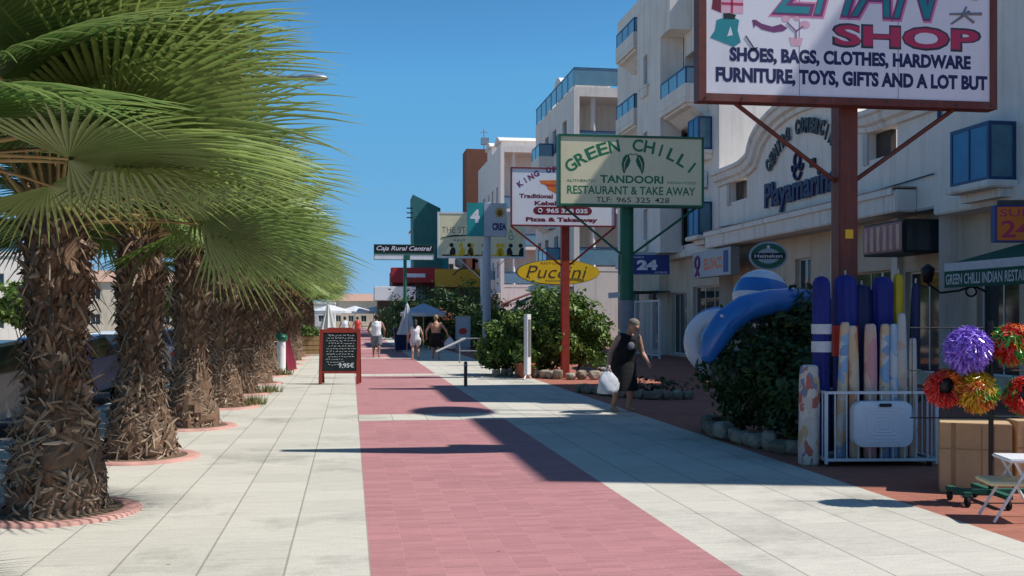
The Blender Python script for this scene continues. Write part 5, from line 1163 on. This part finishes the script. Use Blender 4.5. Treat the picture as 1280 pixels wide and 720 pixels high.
foliage('foliage', [(0, 0, 1.0, .45, .35, .28)], 500, .09, 'leaf_mid', 9, t)
for i, (x, y) in enumerate(((-1.82, 19.6), (-1.9, 29.6), (-1.75, 22.8))):
    rng = random.Random(i+3); b = MB()
    for k_ in range(160):
        a = rng.uniform(0, 6.28); r = rng.uniform(0, .3); hh = rng.uniform(.08, .24); p = Vector((r*math.cos(a), r*.7*math.sin(a), .03)); e = p+Vector((rng.uniform(-.1, .1), rng.uniform(-.1, .1), hh)); b.add([p+Vector((-.008, 0, 0)), p+Vector((.008, 0, 0)), e], [(0, 1, 2)])
    o = b.build('grass_tuft', 'grass', None, (x, y, 0)); tag(o, ['dry grass tuft at the foot of the fourth palm trunk', 'dry grass tuft at the foot of the seventh palm', 'dry grass tuft at the foot of the fifth palm trunk'][i], 'grass')
# street lamp over the palms
t = thing('street_lamp', 'street lamp on a tall arm rising behind the palm crowns', 'street lamp', (-3.95, 25.2, 0)); MB().path([(0, 0, 0), (0, 0, 6.4), (.25, 0, 7.1), (.9, 0, 7.4), (2.75, 0, 7.46)], [.08, .06, .05, .045, .035], 10).build('pole', 'metal_grey', t); MB().ball((3.05, 0, 7.45), .38, .14, .09).build('lamp_head', 'metal_grey', t)
# parked cars
def car(label, loc, m):
    t = thing('parked_car', label, 'car', loc, 0, 'cars parked beyond the palms'); L = 4.1
    prof = [(-2.05, .32), (-2.05, .72), (-1.9, .88), (-1.1, .95), (-.55, 1.38), (.75, 1.42), (1.45, .98), (1.95, .88), (2.05, .6), (2.05, .32)]
    def loft(pr, hw, top): 
        vs = []; n = len(pr)
        for s in (-1, 1):
            for y, z in pr: vs.append((s*(hw-(max(0, z-.9)*.38 if top else 0)), y, z))
        return vs, [tuple(range(n)), tuple(range(2*n-1, n-1, -1))]+[(i, i+n, (i+1) % n+n, (i+1) % n) for i in range(n)]
    v, f = loft(prof, .84, True); MB().add(v, f).build('body', m, t)
    g_ = [(-1.02, .97), (-.52, 1.33), (.70, 1.37), (1.30, 1.0)]; b = MB()
    for s in (-1, 1): b.add([(s*(.846-max(0, z-.9)*.38), y, z) for y, z in g_], [(0, 1, 2, 3)])
    b.add([(-.70, -1.09, .975), (.70, -1.09, .975), (.62, -.60, 1.36), (-.62, -.60, 1.36)], [(0, 1, 2, 3)]); b.add([(-.70, 1.44, 1.0), (.70, 1.44, 1.0), (.62, .80, 1.40), (-.62, .80, 1.40)], [(0, 3, 2, 1)]); b.build('window', 'glass_dark', t)
    for s in (-1, 1):
        for y in (-1.3, 1.3):
            w_ = MB().tube((s*.70, y, .31), (s*.86, y, .31), .31, n=20).build('wheel', 'tyre', t); MB().tube((s*.862, y, .31), (s*.875, y, .31), .18, n=14).build('rim', 'metal_grey', w_)
        MB().box(s*.6-.16, s*.6+.16, -2.075, -2.052, .62, .76).build('tail_light', 'red_plastic', t)
    return t
for i, (y, m_, c) in enumerate(((10.5, 'car_red', 'dark red'), (16.2, 'car_silver', 'silver'), (21.8, 'car_blue', 'blue'), (27.5, 'car_white', 'white'), (34, 'car_silver', 'pale grey'), (40, 'car_blue', 'navy blue'), (47, 'car_white', 'clean white'))):
    car(['dark red car parked beyond the nearest palms', 'silver car parked beyond the second palm trunk', 'blue car parked beyond the third palm trunk', 'white car parked beyond the fifth palm trunk', 'silver car parked farther along the road', 'blue car parked far along the road', 'white car parked farthest along the road'][i], (-5.75, y, -.125), m_)

# ------------------------------------------------------------------ beach goods in the right foreground
CX, CY = 5.2, 10.65
t = thing('display_cage', 'pale metal cage rack holding furled beach parasols', 'rack', (CX, CY, 0), R(-7))
f = MB(); W, D_, Hc = 1.24, .62, .82
for x in (0, W):
    for y in (0, D_): f.box(x-.016, x+.016, y-.016, y+.016, .03, Hc)
for z in (.06, Hc-.016):
    f.box(.016, W-.016, -.015, .015, z, z+.03); f.box(.016, W-.016, D_-.015, D_+.015, z, z+.03)
    for x in (0, W): f.box(x-.014, x+.014, .016, D_-.016, z, z+.03)
f.build('frame', 'metal_white', t); b = MB()
for x in np.linspace(.1, W-.1, 9): b.tube((x, 0, .09), (x, 0, Hc-.016), .009, n=6); b.tube((x, D_, .09), (x, D_, Hc-.016), .009, n=6)
for y in np.linspace(.12, D_-.12, 4): [b.tube((x, y, .09), (x, y, Hc-.016), .009, n=6) for x in (0, W)]
b.build('bar', 'metal_white', t); MB().box(.016, W-.016, .02, D_-.02, .05, .062).build('floor', 'metal_grey', t)
for x in (.06, W-.06):
    for y in (.05, D_-.05): MB().lathe([(0, 0), (.028, .0), (.028, .045), (0, .05)], (x, y, 0), 10).build('foot', 'tyre', t)
rm = Matrix.Translation((CX, CY, 0)) @ Matrix.Rotation(R(-7), 4, 'Z')
def furled(label, x, y, z0, z1, r, m, lean=(0, 0), mats2=None, name='furled_parasol', stripes=(), tip=True, cat='parasol', group='furled parasols in the cage rack'):
    p = rm @ Vector((x, y, z0)); t = thing(name, label, cat, p, R(-7), group); H = z1-z0; n = 28; rng = random.Random(int(x*999)); b = MB()
    prof = [(.55, 0), (.85, .04), (.95, .15), (1.0, .25), (1.04, .4), (1.05, .55), (1.02, .68), (1.0, .8), (1.0, .90), (.95, .965), (.7, .99), (.2, 1.0)] if tip else [(.9, 0), (1, .02), (1, .2), (1.02, .4), (1, .6), (.97, .8), (.93, .93), (.84, .985), (.6, 1.0)]
    vs = []; fs = []; ph = rng.uniform(0, 6)
    for q, u in prof:
        for i in range(n): a = 2*math.pi*i/n; rr_ = r*q*((1+.20*abs(math.sin(3.5*a+ph+u*1.2))**1.5-.12+.05*math.sin(9*u+ph)) if tip else 1+.05*math.sin(5*a+ph+u*4)+.04*math.sin(11*u+ph)); vs.append((rr_*math.cos(a)+lean[0]*u*H, rr_*math.sin(a)*.85+lean[1]*u*H, u*H))
    for i in range(len(prof)-1):
        for j in range(n): fs.append((i*n+j, i*n+(j+1) % n, (i+1)*n+(j+1) % n, (i+1)*n+j))
    fs += [tuple(range(n-1, -1, -1)), tuple(range(len(vs)-n, len(vs)))]
    b.add(vs, fs, 0, True); b.build('sleeve', m, t)
    for (u0, u1, m2) in stripes:
        s_ = MB(); s_.lathe([(r*1.1+.008, u0*H), (r*1.12+.008, u1*H)], (lean[0]*(u0+u1)/2*H, lean[1]*(u0+u1)/2*H, 0), 20, sy=.88); s_.build('stripe', m2, t)
    if tip: MB().tube((lean[0]*H, lean[1]*H, H-.005), (lean[0]*H*1.03, lean[1]*H, H+.05), .012).build('tip', 'metal_grey', t)
    return t
furled('furled blue parasol with two white stripes, leftmost in the cage', .05, .30,   .07, 2.12, .095, 'parasol_blue', stripes=((.58, .64, 'stripe_white'), (.68, .735, 'stripe_white')))
furled('furled wide blue parasol with a red lower end', .36, .40, .07, 2.14, .13, 'parasol_blue', stripes=((.55, .72, 'ink_red'),))
furled('furled broad navy parasol right of the red ended one', .58, .46, .07, 2.03, .12, 'parasol_navy', (.0, .01))
furled('furled plain blue parasol left of the yellow one', .80, .42, .07, 2.12, .11, 'parasol_blue')
furled('furled slim yellow parasol, the only yellow one in the cage', .99, .44, .07, 2.16, .055, 'parasol_yellow')
furled('thin navy furled parasol, rightmost in the cage', 1.10, .36, .07, 2.05, .042, 'parasol_navy', (.03, 0), stripes=((.03, .25, 'metal_grey'),))
for (la, x, y, z1, r, m_, ln) in (('mixed print parasol bag at the left of the cage', .21, .16, 1.60, .055, 'bag_mixed', (.04, 0)), ('orange print parasol bag beside the mixed print one', .38, .15, 1.56, .058, 'bag_orange', (-.02, 0)), ('peach parasol bag in the middle of the cage', .56, .17, 1.58, .072, 'bag_peach', (0, 0)), ('peach and blue parasol bag right of the plain peach one', .71, .16, 1.58, .055, 'bag_mixed', (.01, 0)), ('sky blue parasol bag left of the beige one', .83, .18, 1.58, .05, 'bag_sky', (0, 0)), ('beige parasol bag, tallest of the printed ones', .93, .16, 1.70, .052, 'bag_beige', (-.01, 0)), ('short beige parasol bag at the right end of the cage', 1.04, .16, 1.42, .045, 'bag_beige', (0, 0))):
    furled(la, x, y, .07, z1, r, m_, ln, name='parasol_bag', tip=False, cat='parasol bag', group='printed parasol bags in the cage rack')
furled('rolled printed windbreak in clear wrap standing at the left end of the cage', -.14, .16, .0, 1.12, .115, 'roll_print', tip=False, name='rolled_windbreak', cat='windbreak', group=None)
# cool box lid hanging on the cage
t = thing('cool_box', 'pale square cool box lid with rounded corners hanging on the cage front', 'cool box', rm @ Vector((.59, -.10, .22)), R(-7))
def rr_poly(w_, h, r, n=6, cx=0, cz=0): return [(cx+sx*(w_/2-r)+r*math.cos(a), cz+sz*(h/2-r)+r*math.sin(a)) for sx, sz, a0 in ((1, 1, 0), (-1, 1, 90), (-1, -1, 180), (1, -1, 270)) for a in [R(a0+90*i/n) for i in range(n+1)]]
b = MB(); 
for (s_, y0, y1) in ((1, -.03, .08), (.97, -.045, -.03), (.86, -.052, -.045)): b.prism([(x*s_, .26+(z)*s_) for x, z in rr_poly(.66, .50, .11)], y0, y1)
b.build('lid', 'cooler', t); g_ = MB()
for q in (.74, .6, .46, .32, .18):
    P = rr_poly(.66*q, .50*q, .11*q); P = [(x, -.053, .26+z) for x, z in P]; g_.path(P+[P[0]], .006, 5, cap=False)
g_.build('ridge', 'sign_white', t); MB().box(-.06, .08, -.075, -.054, .455, .49, bev=.008).build('handle', 'dark', t)
t = thing('bucket', 'red plastic bucket inside the right end of the cage', 'bucket', rm @ Vector((1.07, .42, .07))); MB().lathe([(0, 0), (.10, 0), (.13, .3), (.14, .31), (.12, .3), (.09, .02)], n=18).build('bucket', 'red_plastic', t); MB().torus((0, 0, .3), .135, .006, 18, 5, 0, 'x', 0, math.pi).build('handle', 'metal_grey', t)
# inflatables
t = thing('inflatable_tube', 'curved shiny blue inflatable arching over the bush', 'inflatable', (0, 0, 0)); 
def camp(px, py, D): # helper for laying the inflatable along its own curve
    c = (px-640)*D/1280; return Vector((c*math.cos(R(YAW))+D*math.sin(R(YAW)), D*math.cos(R(YAW))-c*math.sin(R(YAW)), 1.65+(397-py)*D/1280))
pts = [camp(*p) for p in ((884, 445, 13.6), (892, 425, 13.6), (908, 402, 13.6), (930, 386, 13.7), (960, 378, 13.9), (990, 376, 14.1), (1025, 380, 14.3))]
t.location = (pts[0].x, pts[0].y, pts[0].z); q = [p-pts[0] for p in pts]
b = MB(); b.path(q, [.11, .175, .185, .18, .175, .18, .17], 18); b.ball(q[0]+Vector((.02, 0, .02)), .115, .115, .11); b.build('tube', 'inflate_blue', t)
MB().path([p+Vector((-.02, -.178 if 0 < i < 6 else -.11, -.01)) for i, p in enumerate(q)], .008, 6).build('seam', 'inflate_blue', t)
MB().tube(q[2]+Vector((-.10, -.14, .06)), q[2]+Vector((-.14, -.19, .08)), .022, .018, n=10).build('valve', 'inflate_white', t)
c0 = camp(898, 428, 14.9)
t = thing('swim_ring', 'white inflatable swim ring with a blue back, left of the blue inflatable', 'swim ring', (c0.x, c0.y, c0.z), R(-25)); MB().torus((0, 0, 0), .35, .155, 36, 14, 0, 'y').build('ring', 'inflate_white', t); b = MB(); b.torus((0, .04, .012), .355, .155, 36, 14, 0, 'y'); b.build('ring_back', 'inflate_blue', t)
c0 = camp(951, 371, 15.0)
t = thing('beach_ball', 'large blue and white banded inflatable behind the bush', 'inflatable', (c0.x, c0.y, c0.z-.0), R(-20)); t.rotation_euler.x = R(-10); t.rotation_euler.y = R(8)
mb = MB(); n = 32; m_ = 28; vs = []; fs = []
for i in range(m_+1):
    p = math.pi*i/m_
    for k_ in range(n): a = 2*math.pi*k_/n; vs.append((.41*math.sin(p)*math.cos(a), .41*math.sin(p)*math.sin(a), .40*math.cos(p)))
for band, mm in ((range(0, 3), 'inflate_blue'), (range(3, 9), 'inflate_white'), (range(9, 14), 'inflate_blue'), (range(14, 19), 'inflate_white'), (range(19, 28), 'inflate_blue')):
    fb = MB(); o_ = band[0]*n; fb.add(vs[o_:(band[-1]+2)*n], [(i*n+k_-o_, (i+1)*n+k_-o_, (i+1)*n+(k_+1) % n-o_, i*n+(k_+1) % n-o_) for i in band for k_ in range(n)], 0, True); fb.build('band', mm, t)
c0b = MB(); c0b.tube((c0.x-.02, c0.y+.0, .0), (c0.x-.02, c0.y, c0.z-.42), .03); o = c0b.build('display_pole', 'metal_grey'); tag(o, 'thin grey pole holding up the banded inflatable inside the bush', 'pole')
# boxes, tinsel rack, stool
def carton(label, loc, w_, d, h, rz, flap=True):
    t = thing('cardboard_box', label, 'box', loc, rz, 'cardboard boxes at the right edge'); MB().box(-w_/2, w_/2, -d/2, d/2, 0, h, bev=.006).build('carton', 'cardboard', t)
    MB().box(-w_/2+.1, -w_/2+.14, -d/2-.003, -d/2-.001, .0, h).box(.05, .058, -d/2-.003, -d/2-.001, 0.02, h-.02).box(w_*.25, w_*.25+.008, -d/2-.003, -d/2-.001, 0.02, h-.02).box(-w_/2, w_/2, -d/2-.0045, -d/2-.0035, h*.62, h*.635).build('strap', 'tape', t); return t
t1 = carton('tall brown cardboard box with dark straps, left one at the right edge', (5.90, 9.0, 0), .62, .5, .66, R(-30))
t2 = carton('wide brown cardboard box with red print at the right edge', (6.58, 8.95, 0), .70, .55, .68, R(-12))
l = MB(); letters(l, 'SGNI', -.2, .25, .24, .34, -.279, bold=.01); l.build('print', 'cardboard_ink', t2)
RX, RY = 5.62, 8.32
t = thing('display_rack', 'black wheeled display stand hung with tinsel wigs', 'rack', (RX, RY, 0), R(-9))
MB().tube((0, 0, .09), (0, 0, 1.62), .022, n=10).build('pole', 'black', t)
b = MB(); b.box(-.30, .42, -.03, .03, .09, .13); b.box(-.03, .03, -.34, .34, .09, .128); b.box(-.32, -.26, -.2, .2, .09, .129); b.build('base', 'canvas_green', t)
for (x, y) in ((-.29, -.18), (-.29, .18), (.4, 0), (0, -.32), (0, .32)): MB().tube((x-.012, y, .045), (x+.012, y, .045), .045, n=12).build('caster', 'tyre', t)
b = MB()
for z in (1.56, .76, 1.18): b.tube((-.72, 0, z), (.55, 0, z), .006, n=6)
for x in (-.7, -.35, .2, .53): b.tube((x, 0, .76), (x, 0, 1.56), .004, n=5)
for x, z in ((-.25, 1.40), (.14, 1.46), (-.17, 1.02), (-.40, 1.04), (.22, .99)): b.tube((x, 0, z), (x, -.14, z+.01), .006, n=5)
b.build('wire', 'black', t)
def wig(label, x, z, r, mats_, seed, hole=False, y=-.1):
    rng = random.Random(seed); p = Matrix.Translation((RX, RY, 0)) @ Matrix.Rotation(R(-9), 4, 'Z') @ Vector((x, y, z)); t = thing('tinsel_wig', label, 'wig', p, R(-9), 'tinsel wigs on the black display stand')
    mb = MB(); k = len(mats_)
    for i in range(1500):
        d = Vector((rng.gauss(0, 1), rng.gauss(0, 1), rng.gauss(0, 1))).normalized()
        if hole and d.y < -.45 and math.hypot(d.x-.0, d.z) < .75: continue
        sd = d.cross(Vector((rng.gauss(0, 1), rng.gauss(0, 1), rng.gauss(0, 1)))).normalized(); r0 = r*rng.uniform(.45, .8); r1 = r*rng.uniform(.85, 1.08); w_ = rng.uniform(.004, .009)
        zone = int((math.atan2(d.z, d.x)/6.283+.5+.12*math.sin(d.y*4))*k*1.5+rng.uniform(-.25, .25)) % k
        a = d*r0; c_ = d*((r0+r1)/2)+sd*rng.uniform(-.03, .03); e = d*r1+d.cross(sd)*rng.uniform(-.06, .06)+Vector((0, 0, -.03)); u = sd*w_
        mb.add([a-u, a+u, c_+u, c_-u, e+u*.5, e-u*.5], [(0, 1, 2, 3), (3, 2, 4, 5)], zone)
    mb.build('tinsel', list(mats_), t); MB().ball((0, .02 if not hole else .06, 0), r*.55, n=14, m=10).build('cap', 'dark' if hole else mats_[0], t)
wig('round purple tinsel wig at the top of the stand', -.25, 1.39, .205, ['purple_tinsel'], 1)
wig('red, yellow and green tinsel wig at the upper right of the stand', .14, 1.44, .185, ['red_tinsel', 'green_tinsel', 'yellow_tinsel', 'orange_tinsel'], 2)
wig('yellow and orange tinsel wig below the purple one', -.17, 1.02, .185, ['yellow_tinsel', 'orange_tinsel', 'green_tinsel', 'yellow_tinsel'], 3)
wig('red tinsel wig with a dark opening, at the lower left of the stand', -.42, 1.05, .17, ['red_tinsel', 'orange_tinsel'], 4, True, -.02)
wig('red and green tinsel wig with a dark opening, at the right edge', .24, .99, .17, ['red_tinsel', 'green_tinsel', 'red_tinsel'], 5, True)
t = thing('folding_stool', 'white folding stool with a yellow seat at the right edge', 'stool', (5.30, 7.62, 0), R(-15))
MB().box(-.20, .22, -.18, .18, .30, .335, bev=.01).build('seat', 'stool_seat', t); MB().box(-.06, .3, -.2, .2, .49, .52, bev=.01).build('tray', 'white_paint', t)
for y in (-.17, .17):
    MB().path([(-.17, y, .01), (.12, y, .50)], .012, 6).build('leg', 'white_paint', t); MB().path([(.25, y*.9, .01), (.0, y*.9, .49)], .012, 6).build('leg', 'white_paint', t)
